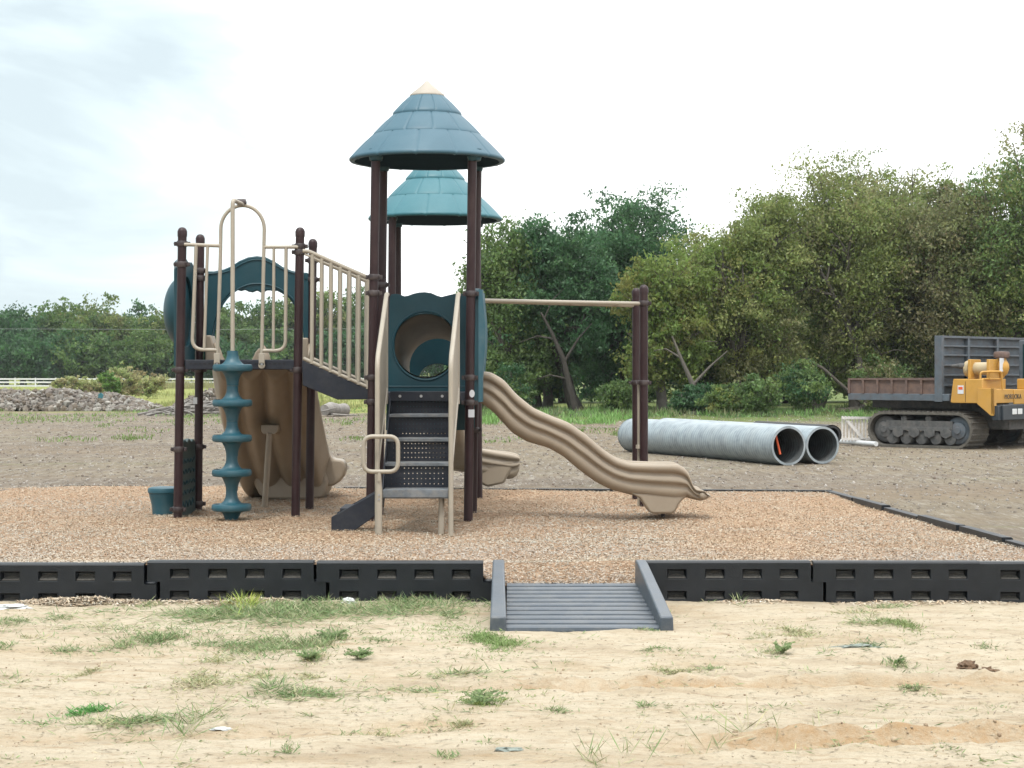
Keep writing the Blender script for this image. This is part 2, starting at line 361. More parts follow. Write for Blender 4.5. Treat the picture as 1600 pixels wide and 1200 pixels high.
f1 = nrange(nmath('ADD', sp.outputs['Y'], nmath('MULTIPLY', wob, 1.4)), 14.6, 15.6)
col = nmix(f1, sand, mud)
# grass line lies nearer on the right (under the trees) than on the left
w2 = nmath('MULTIPLY', nnoise(.12, 6, .7, (.6,1,1)), 26.)
lim = nrange(sp.outputs['X'], -12, 8, 0, 15)
gras = nmix(nrange(sp.outputs['X'], -4, 4, 0, .8), gras, (.085,.12,.04))
f2 = nrange(nmath('ADD', nmath('ADD', sp.outputs['Y'], w2), lim), 86, 92)
col = nmix(f2, col, gras); col = nmix(f1, nmix(1.0, col, (.92,.89,.83), 'MULTIPLY'), nmix(1.0, col, (.93,.93,.89), 'MULTIPLY')); l.new(col, B.inputs['Base Color'])
bh = nmath('ADD', nmath('MULTIPLY', nnoise(26, 8, .75), .6), nmath('MULTIPLY', nnoise(90, 4, .7), .4))
bp = N(n, 'ShaderNodeBump'); bp.inputs['Strength'].default_value = .9; bp.inputs['Distance'].default_value = .03; l.new(bh, bp.inputs['Height']); l.new(bp.outputs[0], B.inputs['Normal'])
me.materials.append(gm); g = bpy.data.objects.new('ground', me); C.objects.link(g); tag(g, kind='structure')

# ------------------------------------------------------------------ MULCH BED
YB = 13.43
bed_poly = [(-7.4, YB), (4.5, YB), (4.33, 15.6), (3.86, 22.35), (-5.6, 23.5), (-6.35, 22.6), (-7.3, 21.0)]
def inside(x, y, poly, shrink=0):
    r = np.zeros(x.shape, bool); m = len(poly)
    for i in range(m):
        (x0, y0), (x1, y1) = poly[i], poly[(i+1)%m]
        c = ((y0 > y) != (y1 > y)) & (x < (x1-x0)*(y-y0)/((y1-y0)+1e-12)+x0); r ^= c
    return r
BASES = [(277,18.7),(309,19.75),(461,18.7),(483,19.75),(578,18.2),(731,18.2),(738,19.15),(610,21.2),(748,21.2),(363,18.35),(1006,20),(994,21),(450,22),(1036,18.9),(620,16.9),(535,16.9)]
def mulch_h(x, y):
    h = .175+.05*np.clip((y-20.5)/2.6, 0, 1)+.085*np.clip((14.5-y)/1.0, 0, 1)+fbm(x, y, 1.6, 4, 21)*.045+fbm(x, y, .3, 3, 25)*.02
    for px, Y in BASES:
        bx = XX(px, Y); d2 = (x-bx)**2+(y-Y)**2; h = h+.028*np.exp(-d2/.09)
    # the bed runs down to meet the ramp
    rx = np.clip((.66-np.abs(x-.38))/.14, 0, 1)
    h = h-rx*.155*np.clip((14.2-y)/.65, 0, 1)
    return h
mxs = np.linspace(-7.38, 4.5, 340); mys = np.linspace(YB+.03, 23.5, 290)
X_, Y_ = np.meshgrid(mxs, mys); Z_ = mulch_h(X_, Y_)
ok = inside(X_, Y_, [(x*.995, y) for x, y in bed_poly])
I = np.arange(X_.size).reshape(X_.shape); q = np.stack([I[:-1,:-1], I[:-1,1:], I[1:,1:], I[1:,:-1]], -1).reshape(-1, 4)
okf = ok.ravel()[q].all(1)
me = bpy.data.meshes.new('mulch'); me.from_pydata(np.stack([X_, Y_, Z_], -1).reshape(-1, 3).tolist(), [], q[okf].tolist())
bm = bmesh.new(); bm.from_mesh(me); bmesh.ops.delete(bm, geom=[v for v in bm.verts if not v.link_faces], context='VERTS'); bm.to_mesh(me); bm.free()
me.polygons.foreach_set('use_smooth', [True]*len(me.polygons))
mm = bpy.data.materials.new('mulch'); mm.use_nodes = True; n, l = mm.node_tree.nodes, mm.node_tree.links
B = n['Principled BSDF']; B.inputs['Roughness'].default_value = .95; B.inputs['Specular IOR Level'].default_value = .1
tco = N(n, 'ShaderNodeTexCoord')
c1 = nramp(nnoise(30, 6, .8, (.5, 1, 1), 1.5), [(.3, (.13,.075,.045)), (.45, (.36,.23,.145)), (.6, (.46,.33,.22)), (.75, (.56,.45,.33))])
c1 = nmix(nrange(nnoise(.9, 6, .7), .45, .68, 0, .45), c1, (.42,.27,.17))
c1 = nmix(1.0, c1, (.8,.8,.8), 'MULTIPLY'); l.new(c1, B.inputs['Base Color'])
bp = N(n, 'ShaderNodeBump'); bp.inputs['Strength'].default_value = .9; bp.inputs['Distance'].default_value = .02; l.new(nnoise(45, 6, .8), bp.inputs['Height']); l.new(bp.outputs[0], B.inputs['Normal'])
me.materials.append(mm); mo = bpy.data.objects.new('mulch_bed', me); C.objects.link(mo); tag(mo, kind='structure')
# wood chips
nC = 330000
cy = YB+.05+(10.0)*rng.random(nC)**1.25; cx = -.325*cy-.2+rng.random(nC)*(.65*cy+.4)
k = inside(cx, cy, bed_poly); cx, cy = cx[k], cy[k]; nC = len(cx)
cz = mulch_h(cx, cy)+.004+rng.random(nC)*.012
ang = rng.random(nC)*math.pi; tilt = rng.normal(0, .28, nC)
L_ = .006+.015*rng.random(nC)**2; W_ = .0022+.003*rng.random(nC)
A = np.stack([np.cos(ang)*np.cos(tilt), np.sin(ang)*np.cos(tilt), np.sin(tilt)], 1)*L_[:, None]
t2 = rng.normal(0, .45, nC)
Bv = np.stack([-np.sin(ang)*np.cos(t2), np.cos(ang)*np.cos(t2), np.sin(t2)], 1)*W_[:, None]
pal = .77*np.array([[1,1.035,1.0]])*np.array([(.47,.375,.29),(.5,.42,.34),(.43,.32,.235),(.45,.33,.23),(.37,.28,.215),(.53,.47,.4),(.45,.385,.33),(.27,.2,.155)])
cc = pal[rng.choice(len(pal), nC, p=[.22,.2,.14,.1,.11,.1,.1,.03])]*rng.uniform(.85, 1.15, (nC, 1))
big = fbm(cx, cy, 1.3, 3, 31)[:, None]; cc = cc*(1+np.array([[.13,-.02,-.18]])*np.clip(big*2.6, -.5, .6)); gr_ = np.clip((16.2-cy)/2.6, 0, .55)[:, None]*np.clip(.6+fbm(cx, cy, .9, 3, 41)[:, None]*2.5, 0, 1); cc = cc*(1-gr_)+gr_*cc.mean(1, keepdims=True)*np.array([[1.12,1.0,.9]])*.97
o = cloud_mesh('wood_chips', np.stack([cx, cy, cz], 1), A, Bv, cc, M['chip']); tag(o, kind='stuff', label='loose tan wood chip mulch spread over the play area', cat='mulch')

# ------------------------------------------------------------------ BORDER TIMBERS
def timber_mesh():
    mb = MB(); mb.fill = []; Lh, Dp, H = 1.215, .10, .285
    def facegrid(xs, zs, pockets, y):
        for i in range(len(xs)-1):
            for j in range(len(zs)-1):
                x0, x1, z0, z1 = xs[i], xs[i+1], zs[j], zs[j+1]
                if (i, j) in pockets:
                    d = .055; e = .012
                    o_ = [(x0,y,z0),(x1,y,z0),(x1,y,z1),(x0,y,z1)]; n_ = [(x0+e,y+d,z0+.002),(x1-e,y+d,z0+.002),(x1-e,y+d,z1-e),(x0+e,y+d,z1-e)]
                    mb.add(o_+n_, [(4,5,6,7),(0,1,5,4),(1,2,6,5),(2,3,7,6),(3,0,4,7)]); hq_ = (z1-z0)*(.35+.3*((i*7+j*3)%5)/4); mb.fill.append(len(mb.f)); mb.add([(x0+e*.3,y+.012,z0+.004),(x1-e*.3,y+.012,z0+.004),(x1-e,y+d-.001,z0+hq_),((x0+x1)/2,y+d-.001,z0+hq_+.01),(x0+e,y+d-.001,z0+hq_*.8)], [(0,1,2,3,4)])
                else: mb.add([(x0,y,z0),(x1,y,z0),(x1,y,z1),(x0,y,z1)], [(0,1,2,3)])
    px = [.17,.31,.445,.585,.715,.855,.985,1.12]
    # upper course
    facegrid([.006]+px+[Lh-.004], [.135,.158,.226,.272], {(i, 1) for i in (1,3,5,7)}, 0)
    facegrid([.10]+px+[1.20,1.30], [-.06,.008,.068,.135], {(i, 1) for i in (1,3,5,7)}, 0.0)
    x0, x1 = .006, Lh-.004
    # chamfered top, back, ends
    mb.add([(x0,0,.272),(x1,0,.272),(x1,.014,H),(x0,.014,H),(x1,Dp,H),(x0,Dp,H),(x1,Dp,.135),(x0,Dp,.135)], [(0,1,2,3),(3,2,4,5),(5,4,6,7)])
    mb.add([(x0,0,.135),(x0,0,.272),(x0,.014,H),(x0,Dp,H),(x0,Dp,.135)], [(0,1,2,3,4)])
    mb.add([(x1,0,.135),(x1,0,.272),(x1,.014,H),(x1,Dp,H),(x1,Dp,.135)], [(0,1,2,3,4)])
    mb.add([(.10,0,-.06),(.10,0,.135),(.10,Dp,.135),(.10,Dp,-.06)], [(0,1,2,3)]); mb.add([(1.30,0,-.06),(1.30,0,.135),(1.30,Dp,.135),(1.30,Dp,-.06)], [(0,1,2,3)])
    mb.add([(.10,Dp,-.06),(1.30,Dp,-.06),(1.30,Dp,.135),(.10,Dp,.135)], [(0,1,2,3)])
    mb.add([(x1,0,.135),(1.30,0,.135),(1.30,Dp,.135),(x1,Dp,.135)], [(0,1,2,3)])
    # rounded knuckle at the joint
    mb.lathe([(.05,.136),(.05,.146),(.042,.152),(.0001,.153)], (1.255,.05,0), 16)
    return mb
tm = timber_mesh(); first = None; tcount = 0
def place_timber(x, y, rz, label, z=0):
    global first
    if first is None:
        first = tm.build('border_timber', M['black']); o = first; o.data.materials.append(M['pmulch'])
        for fi in tm.fill: o.data.polygons[fi].material_index = 1
        bm = bmesh.new(); bm.from_mesh(o.data); bmesh.ops.remove_doubles(bm, verts=bm.verts, dist=.0005); bmesh.ops.recalc_face_normals(bm, faces=bm.faces); bm.to_mesh(o.data); bm.free()
        b = o.modifiers.new('b', 'BEVEL'); b.width = .004; b.segments = 2; b.limit_method = 'ANGLE'; b.angle_limit = R(40)
    else: o = first.copy(); C.objects.link(o)
    o.location = (x, y, z); o.rotation_euler = (0, 0, rz)
    tag(o, label, 'border timber', 'black plastic border timbers round the mulch')
near = [(-7.55,'far outside'), (-6.33,''), (-5.11,''), (-3.872,'black border timber at the left edge of the photo, cut by the frame, nearest row'),
        (-2.648,'black border timber in the nearest row, first whole one from the left'), (-1.42,'black border timber butting against the left wall of the ramp')]
for x, lb in near:
    if lb in ('far outside', ''): lb = 'black border timber of the near row beyond the left edge'
    place_timber(x, YB+rng.uniform(-.012,.012), rng.uniform(-.011,.011), lb, rng.uniform(-.008,.008)+(-.012 if x < -3 else 0))
for x, lb in [(.955,'black border timber just right of the ramp, nearest row'), (2.176,'black border timber in the nearest row, second one right of the ramp'), (3.366,'black border timber at the right edge of the photo, nearest row')]:
    place_timber(x, YB+rng.uniform(-.012,.012), rng.uniform(-.011,.011), lb, rng.uniform(-.008,.008))
def run(p, q, lab):
    L0 = math.hypot(q[0]-p[0], q[1]-p[1]); m = max(1, round(L0/1.235)); a = math.atan2(q[1]-p[1], q[0]-p[0])
    for i in range(m):
        t = i/m; place_timber(p[0]+(q[0]-p[0])*t, p[1]+(q[1]-p[1])*t, a+rng.uniform(-.008,.008), lab(i, m), -.055+rng.uniform(-.01,.01))
ordn = ['first','second','third','fourth','fifth','sixth','seventh','eighth','ninth','tenth']
run((4.5, YB), (3.86, 22.35), lambda i, m: f'black border timber on the right side of the mulch, {ordn[i]} counted from the front')
run((3.86, 22.35), (-5.6, 23.5), lambda i, m: f'black border timber of the far edge of the mulch, {ordn[i]} from the right corner')
run((-5.6, 23.5), (-7.3, 21.0), lambda i, m: f'black border timber at the back left corner of the mulch, {ordn[i]} after the corner')
run((-7.3, 21.0), (-7.5, YB), lambda i, m: f'black border timber on the left side beyond the frame, {ordn[i]} from the back')

# ------------------------------------------------------------------ RAMP
rp = empty('access_ramp', (.375, 12.6, 0), label='dark grey ribbed plastic ramp with raised side walls leading up to the mulch', cat='ramp')
yf, yb = 11.86, 13.55
xl0, xl1 = XX(765, yf), XX(792, yf); xr0, xr1 = XX(1030, yf), XX(1053, yf)
mb = MB(); prof = []
nR = 11
for i in range(nR):
    t0 = i/nR
    for j, hh in ((0, -.006), (.03, .012), (.15, .018), (.6, .016), (.88, .006), (.97, -.006)): prof.append((yf+.02+(yb-yf)*(t0+j/nR), .012+.10*(t0+j/nR)+hh))
prof.append((yb, .112))
xa, xb = xl1-.004, xr0+.004
vs = [(xa+.0, y, z) for y, z in prof]+[(xb, y, z) for y, z in prof]; m_ = len(prof)
mb.add(vs+[(xa, yf+.02, -.05), (xb, yf+.02, -.05)], [(i, i+1, i+1+m_, i+m_) for i in range(m_-1)]+[(0, m_, 2*m_+1, 2*m_)])
mb.build('ramp_surface', M['ramp'], rp, smooth=False)
for s, (x0, x1, xi0, xi1) in enumerate([(xl0, xl1, XX(769, 13.45), XX(789, 13.45)), (xr0, xr1, XX(993, 13.45), XX(1019, 13.45))]):
    mb = MB()
    if s == 1: x0, x1, xi0, xi1 = xr0, xr1, .895, .98
    zf, zt = .098, .292
    mb.add([(x0,yf,-.05),(x1,yf,-.05),(xi1,yb,-.05),(xi0,yb,-.05),(x0+.004,yf,zf),(x1-.004,yf,zf),(xi1-.004,yb-.22,zt),(xi0+.004,yb-.22,zt),(xi1-.004,yb,zt),(xi0+.004,yb,zt)],
           [(0,1,5,4),(4,5,6,7),(7,6,8,9),(2,3,9,8),(0,4,7,9,3),(1,2,8,6,5),(0,3,2,1)])
    mb.build('side_wall', M['ramp'], rp, bevel=.012, seg=3)
# fillets between ribs and walls
# ------------------------------------------------------------------ PLAY STRUCTURE
ps = empty('play_structure', (XX(560, 18.7), 18.7, .17), label='playground climbing structure with two teal cone roofs, brown posts and beige slides on mulch', cat='play structure')
def ring(mb, p, r, h=.028):
    mb.lathe([(r-.002,-h),(r+.008,-h),(r+.011,-h+.006),(r+.011,h-.006),(r+.008,h),(r-.002,h)], p, 20)
def post(b, t, Y, clamps=(), cap=True, r=.0445, side=0, sticker=None):
    p0 = P(b[0], b[1], Y); p1 = P(t[0], t[1], Y); p0.z = -.1
    mb = MB(); top = p1.z-(r if cap else 0)
    pt = p0.lerp(p1, (top-p0.z)/(p1.z-p0.z)) if cap else p1
    mb.tube([p0, pt], r, 24)
    po = mb.build('post', M['brown'], ps, smooth=True)
    if cap:
        c = MB(); c.lathe([(r+.004,-.05),(r+.005,0),(r*.95,r*.45),(r*.7,r*.8),(r*.35,r*.97),(.0001,r*1.02)], pt, 20)
        c.build('post_cap', M['brown'], po, smooth=True)
    for py in clamps:
        z = ZZ(py, Y); q = p0.lerp(p1, (z-p0.z)/(p1.z-p0.z)); c = MB(); ring(c, q, r)
        for sx in (-1, 1):
            c.box(q.x+sx*(r+.022)-.014, q.x+sx*(r+.022)+.014, q.y-.012, q.y+.012, q.z-.02, q.z+.02)
            c.lathe([(.011,-.03),(.011,.03)], (q.x+sx*(r+.026), q.y, q.z), 8, 'y')
        c.build('clamp', M['clampm'], po, smooth=True)
    return po
post((277,812),(285,355),18.7,(381,413,578,702,796))
lb = post((309,812),(313,366),19.75,(423,435,578,698,787))
post((461,812),(469,355),18.7,(385,394,578))
post((483,808),(489,373),19.75,(407,437,))
post((578,822),(587,250),18.2,(433,458,590,628), cap=False)
post((592,808),(599,262),19.15,(445,), cap=False)
fr = post((731,817),(738,250),18.2,(459,590,629), cap=False)
post((738,808),(746,262),19.15,(462,672), cap=False)
post((610,797),(613,340),21.2, (), cap=False); post((622,785),(621,345),22.2, (), cap=False)
post((748,787),(745,340),21.2, (), cap=False); post((746,780),(742,345),22.2, (), cap=False)
post((1006,790),(1006,445),20.0,(474,598)); post((994,783),(994,450),21.0,(598,))
# stickers on the posts
def sticker(px, py, Y, w_, h_, par, rnd=False):
    mb = MB(); c = P(px, py, Y-.047)
    poly = [(c.x+w_*math.cos(t), c.z+h_*math.sin(t)) for t in [2*math.pi*i/20 for i in range(20)]] if rnd else [(c.x-w_,c.z-h_),(c.x+w_,c.z-h_),(c.x+w_,c.z+h_),(c.x-w_,c.z+h_)]
    mb.prism(poly, c.y-.001, c.y+.003); mb.build('sticker', M['white'], par)
sticker(737.5,615,18.2,.026,.038,fr,True); sticker(736.5,646,18.2,.03,.038,fr); sticker(305,626,19.75,.02,.035,lb)

# decks
def deck(px0, px1, Y0, Y1, zt, th, slots=True):
    mb = MB(); x0, x1 = XX(px0, Y0), XX(px1, Y0)
    mb.box(x0, x1, Y0+.0, Y1, zt-th, zt); d = mb.build('deck', M['slate'], ps, bevel=.008)
    if slots:
        n_ = int((x1-x0)/.047)
        for i in range(n_):
            cx_ = x0+.06+i*.047
            if cx_ > x1-.06 or (i//7)%2 == 1: continue
            m2 = MB(); m2.box(cx_-.014, cx_+.014, Y0-.003, Y0+.01, zt-.048, zt-.034); m2.build('slot', M['dark'], d)
    return d
zdl = ZZ(562, 18.7); deck(289, 462, 18.68, 19.8, zdl, .10)
zdt = 1.46; deck(588, 730, 18.2, 19.15, zdt, .09)
zdb = 1.13; deck(620, 745, 21.2, 22.2, zdb, .09, False)

# cone roofs
def cone_roof(px, Y, zrim, m, sticker=False):
    c = Vector((XX(px, Y), Y, zrim)); s = Y/F if Y < 20 else 18.65/F
    s = 18.65/F
    mb = MB(); n_ = 240
    T = [(121.5, 0, 80, 41, 12, .2), (85, 37, 49, 72, 12, .7), (54, 70, 25, 100, 12, .45)]
    for (rb, hb, rt, ht, seg, ph) in T:
        prof = [(rb*.93, hb-4.2), (rb*.985, hb-4.4), (rb, hb-2.5), (rb, hb), (rb*.985, hb+2.2)]+[((rb*.985)*(1-t)+rt*t, (hb+2.2)*(1-t)+ht*t+1.6*math.sin(math.pi*t)) for t in (.12,.25,.5,.75,1)]
        base = len(mb.v); vs = []
        for (r, h) in prof:
            for k in range(n_):
                a = 2*math.pi*k/n_; f = (k*seg/n_+ph)%1; f = min(f, 1-f)
                g_ = 1-(.009*math.exp(-(f/.03)**2))*(1 if h > hb-5 else 0)-.006*(1-math.cos(f*2*math.pi))*0
                vs.append((c.x+r*s*g_*math.cos(a), c.y+r*s*g_*math.sin(a), c.z+(h)*s-.035*(1 if False else 0)-(.9*s*math.exp(-(f/.03)**2))))
        fs = [(i*n_+k, i*n_+(k+1)%n_, (i+1)*n_+(k+1)%n_, (i+1)*n_+k) for i in range(len(prof)-1) for k in range(n_)]
        mb.add(vs, fs)
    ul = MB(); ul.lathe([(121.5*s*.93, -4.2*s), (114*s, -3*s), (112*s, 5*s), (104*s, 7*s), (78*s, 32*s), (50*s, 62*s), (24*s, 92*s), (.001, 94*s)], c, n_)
    r = mb.build('roof', m, ps, smooth='full')
    r.data.set_sharp_from_angle(angle=R(50))
    ul.build('shaded_underside', M['roof_shade'], r, smooth='full').data.set_sharp_from_angle(angle=R(30))  # underside split off to carry the painted shade, no separate liner
    mb = MB(); mb.lathe([(.001, 96*s), (25.5*s, 96*s), (27.5*s, 98.5*s), (26.5*s, 101*s), (13*s, 112*s), (3*s, 121.5*s), (.001, 123*s)], c, 48)
    mb.build('roof_cap', M['cap'], r, smooth='full')
    for dx in (-.48, .485):
        for dy in (-.47, .47):
            b = MB(); b.lathe([(.05,-.07),(.062,-.065),(.07,-.03),(.075,.0),(.075,.045)], (c.x+dx, c.y+dy, c.z), 20); b.build('roof_bracket', M['blue'], r, smooth=True)
    return r
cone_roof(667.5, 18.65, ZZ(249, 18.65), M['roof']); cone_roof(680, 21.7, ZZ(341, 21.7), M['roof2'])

# panel with round crawl hole at the back of the front tower
Yp = 19.12
def zx(pts, Y): return [(XX(a, Y), ZZ(b, Y)) for a, b in pts]
top = [(609,464),(612,460),(617,459),(624,460),(632,463),(638,462),(646,459),(655,457),(664,456.5),(674,458),(683,462),(690,464),(698,462),(706,460),(716,459),(728,459),(738,461),(741,466)]
outl = zx([(603,672),(606,560)]+top+[(742,560),(742,672)], Yp)
hc = (XX(665, Yp), ZZ(540, Yp))
mb = MB(); mb.ring_panel(outl, lambda t: .318*(1+.06*abs(math.sin(t))), hc, Yp-.02, Yp+.03)
pnl = mb.build('crawl_panel', M['blue'], ps, bevel=.01)
mb = MB(); rp_ = [(hc[0]+.335*math.cos(t), Yp-.02, hc[1]+.355*math.sin(t)) for t in [2*math.pi*i/64 for i in range(65)]]; mb.tube(rp_, .012, 8, False)
mb.tube([P(608,604,Yp-.02), P(740,604,Yp-.02)], .008, 8); mb.tube([P(608,612,Yp-.02), P(740,612,Yp-.02)], .005, 8)
mb.build('panel_ridge', M['blue'], pnl, smooth=True)
# tunnel
e0 = Vector((hc[0], Yp+.03, hc[1])); e1 = Vector((XX(684, 21.15), 21.15, ZZ(573, 21.15)))
pt_ = [e0+(e1-e0)*t for t in [i/16 for i in range(17)]]
mb = MB(); rad = [.335+.012*math.sin(i*math.pi*.5)**2 for i in range(17)]
mb.tube(pt_, rad, 40, False); mb.tube(pt_[::-1], [r-.012 for r in rad], 40, False)
tn = mb.build('tunnel', M['tan'], ps, smooth=True)
# far panel of the back tower (slide hood) with an arched opening
Yq = 22.25
outl = zx([(624,640),(624,500),(634,486),(660,492),(684,484),(708,492),(734,486),(742,500),(742,640)], Yq)
mb = MB(); hq = (XX(684, Yq), ZZ(592, Yq)); mb.ring_panel(outl, lambda t: .2*(1+.1*math.cos(2*t)), hq, Yq-.02, Yq+.03); mb.build('slide_hood', M['blue'], ps, bevel=.01)
Yr = 21.15
outl = zx([(619,652),(619,500),(630,486),(655,490),(684,482),(713,490),(738,486),(744,500),(744,652)], Yr)
mb = MB(); mb.ring_panel(outl, lambda t: .33, (e1.x, e1.z), Yr, Yr+.04); mb.build('crawl_panel', M['blue'], ps, bevel=.01)

# hood on the right side of the front tower, where the wave slide starts
Xh = XX(744, 18.6)
def yz(pts): return pts
hz = lambda py: ZZ(py, 18.6)
outl = [(18.2, hz(627)), (18.2, hz(540)), (18.22, hz(470)), (18.27, hz(456)), (18.36, hz(452)), (18.5, hz(457)), (18.66, hz(452)), (18.82, hz(457)), (18.98, hz(453)), (19.08, hz(458)), (19.14, hz(472)), (19.14, hz(540)), (19.14, hz(627))]
mb = MB(); mb.ring_panel(outl, lambda t: .3 if math.sin(t) > -.2 else .34, (18.66, hz(560)), Xh-.035, Xh+.035, 'yz'); hd = mb.build('slide_hood', M['blue'], ps, bevel=.02, seg=3)
# flared lip that swells outwards
mb = MB(); lip = []
for i in range(25):
    t = i/24; z = hz(455+ (627-455)*t); bul = .03*math.sin(math.pi*min(1, t*1.25))**1.2*(1 if t < .8 else 0)+.012
    lip.append((z, bul))
for yy in (18.25, 19.1):
    n0 = len(mb.v)
    vs = []; mb = MB()
    for z, b in lip:
        for (dx, dy) in ((0,-.06),(b+.02,-.05),(b+.035,0),(b+.02,.05),(0,.06)): vs.append((Xh+.03+dx, yy+dy, z))
    mb.add(vs, [(i*5+k, i*5+k+1, (i+1)*5+k+1, (i+1)*5+k) for i in range(24) for k in range(4)])
    mb.build('hood_flange', M['step'], hd, smooth='full')

# wave slide running right
def interp(pts, x):
    return float(np.interp(x, [p[0] for p in pts], [p[1] for p in pts]))
up_ = [(178,452),(190,450),(230,455),(290,490),(350,560),(430,625),(520,665),(600,695),(680,750),(760,820),(820,860),(880,880),(1000,885),(1085,884),(1110,888),(1135,900),(1155,921),(1168,950),(1178,982),(1192,1000),(1210,1003),(1226,1007),(1236,1016),(1241,1027)]
lo_ = [(178,595),(190,602),(240,640),(330,740),(400,782),(500,810),(570,850),(640,910),(720,970),(800,1010),(900,1035),(1000,1048),(1090,1058),(1130,1055),(1150,1045),(1180,1056),(1200,1063),(1218,1060),(1232,1050),(1241,1037)]
def smooth_curve(pts):
    xs = np.array([p[0] for p in pts], float); ys = np.array([p[1] for p in pts], float)
    X = np.linspace(xs[0], xs[-1], 500); Yv = np.interp(X, xs, ys); k = np.hanning(31); k /= k.sum(); k2 = np.hanning(9); k2 /= k2.sum()
    a1 = np.convolve(np.pad(Yv, 15, mode='edge'), k, 'valid'); a2 = np.convolve(np.pad(Yv, 4, mode='edge'), k2, 'valid'); m_ = np.clip((X-1040)/60, 0, 1)
    return X, a1*(1-m_)+a2*m_
UX, UY = smooth_curve(up_); LX, LY = smooth_curve(lo_)
sect = [(-1.0,.22,0),(-1.03,.1,0),(-.98,.02,0),(-.9,0,0),(-.82,.03,0),(-.77,.12,0),(-.74,.5,0),(-.55,.68,0),(0,.72,0),(.55,.68,0),(.74,.5,0),(.77,.12,0),(.82,.03,0),(.9,0,0),(.98,.02,0),(1.03,.1,0),(1.0,.2,0),(.9,.235,0),(.87,.28,0),(.91,.36,0),(.95,.44,0),(.95,.5,0),(.86,.545,0),(.8,.58,0),(.82,.66,0),(.85,.74,0),(.8,.88,0),(.6,1.0,0),(-.6,1.0,0),(-.8,.88,0),(-.85,.74,0),(-.82,.66,0),(-.8,.58,0),(-.86,.545,0),(-.95,.5,0),(-.95,.44,0),(-.91,.36,0),(-.87,.28,0),(-.9,.235,0)]
yc, hw = 18.68, .27
Yn = yc-hw; mb = MB(); S = 160; ns = len(sect); vs = []
for i in range(S+1):
    t = i/S; px = 178+(1241-178)*t
    zu = ZZ(430+np.interp(px, UX, UY)/3, Yn); zl = ZZ(430+np.interp(px, LX, LY)/3, Yn); x = XX(690+px/3, Yn)
    fl = 1+.06*max(0, (t-.93)/.07)
    for (u, v, _) in sect:
        vd = v
        if t > .9: # exit: the bed rises to meet the rim
            q = (t-.9)/.1; vd = v*(1-q)+(v*.95)*q
        vs.append((x+(.06*v*max(0,(t-.93)/.07)), yc+u*hw*fl, zu+(zl-zu)*vd))
fs = [(i*ns+k, i*ns+(k+1)%ns, (i+1)*ns+(k+1)%ns, (i+1)*ns+k) for i in range(S) for k in range(ns)]
mb.add(vs, fs+[tuple(range(ns)), tuple(range(S*ns, (S+1)*ns))[::-1]])
lc = P(690+1226/3, 430+1034/3, Yn); lb_ = MB(); lb_.tube([(lc.x, yc-hw*1.05, lc.z), (lc.x, yc-hw*1.02, lc.z), (lc.x, yc+hw*1.02, lc.z), (lc.x, yc+hw*1.05, lc.z)], [.012, .036, .036, .012], 20)
sl = mb.build('wave_slide', M['tan'], ps, smooth='full'); lb_.build('slide_lip', M['tan'], sl, smooth='full')
mb = MB(); f0 = [(x, z) for x, z in zx([(984,770),(1000,779),(1009,792),(1014,800),(1020,803),(1050,803),(1056,799),(1061,788),(1070,778),(1076,772)], Yn+.06)]
vs = []; nn = len(f0)
for (yy, sc2) in ((yc-.205, 1), (yc+.205, 1)):
    vs += [(x, yy, z) for x, z in f0]
mb.add(vs, [tuple(range(nn)), tuple(range(nn, 2*nn))[::-1]]+[(i, i+nn, (i+1)%nn+nn, (i+1)%nn) for i in range(nn)])
mb.build('slide_foot', M['tan'], sl, bevel=.03, seg=3)
mb = MB(); q = P(1036, 800, yc); mb.tube([(q.x, q.y, .1), (q.x, q.y, q.z+.02)], .02, 12); mb.build('slide_leg', M['clampm'], sl, smooth=True)

# double slide behind the left deck
hoodo = [(319,572),(320,430),(322,424),(335,424),(350,421),(362,416),(374,408),(388,402),(402,400),(416,402),(430,409),(442,417),(456,423),(470,426),(481,426),(483,432),(484,572),
         (476,572),(474,520),(470,500),(462,480),(452,466),(440,458),(432,454),(428,456),(423,454),(417,454),(412,457),(407,457),(402,454),(395,457),(389,456),(383,453),(377,455),(370,453),(360,459),(350,470),(342,484),(336,505),(332,525),(330,572)]
mb = MB(); mb.prism(zx(hoodo, 19.75), 19.72, 19.78); dh = mb.build('slide_hood', M['blue'], ps, bevel=.012)
mb = MB(); arcp = zx([(334,525),(338,500),(346,478),(358,462),(374,450),(390,444),(404,443),(420,445),(436,450),(452,461),(464,474),(472,498)], 19.72)
mb.tube(rounded([(x, 19.715, z) for x, z in arcp], .1), .009, 8)
rim = zx([(323,428),(350,426),(364,421),(376,413),(390,407),(402,405),(416,407),(430,414),(444,422),(470,430)], 19.72)
mb.tube(rounded([(x, 19.715, z) for x, z in rim], .1), .007, 8); mb.build('hood_ridge', M['blue'], dh, smooth=True)
path = [(19.62, 1.98, 411, .53), (19.8, 1.86, 412, .56), (20.1, 1.66, 413, .57), (20.5, 1.45, 416, .575), (20.9, 1.15, 424, .58), (21.2, .88, 433, .575), (21.5, .66, 442, .56), (21.8, .55, 450, .54), (22.1, .52, 454, .53), (22.35, .5, 456, .52)]
us = np.linspace(-1, 1, 61)
def topz(u):   # rim height profile over the two lanes
    a = abs(u)
    if a > .9: return 0
    lane = abs(a-.46)/.40
    return -.24*(1-min(1, lane)**4) - .03
def botz(u):
    a = abs(u); return -.27-.13*abs(math.sin(u*math.pi*2))**.75 if a < .88 else (-.33+.3*(a-.88)/.12)
secT = [(u*1.0, topz(u)) for u in us]; secB = [(u*.97, min(topz(u)-.02, botz(u))) for u in us[::-1]]
secA = secT+secB; ns = len(secA); pth = np.array(path); ts = np.linspace(0, len(path)-1, 60)
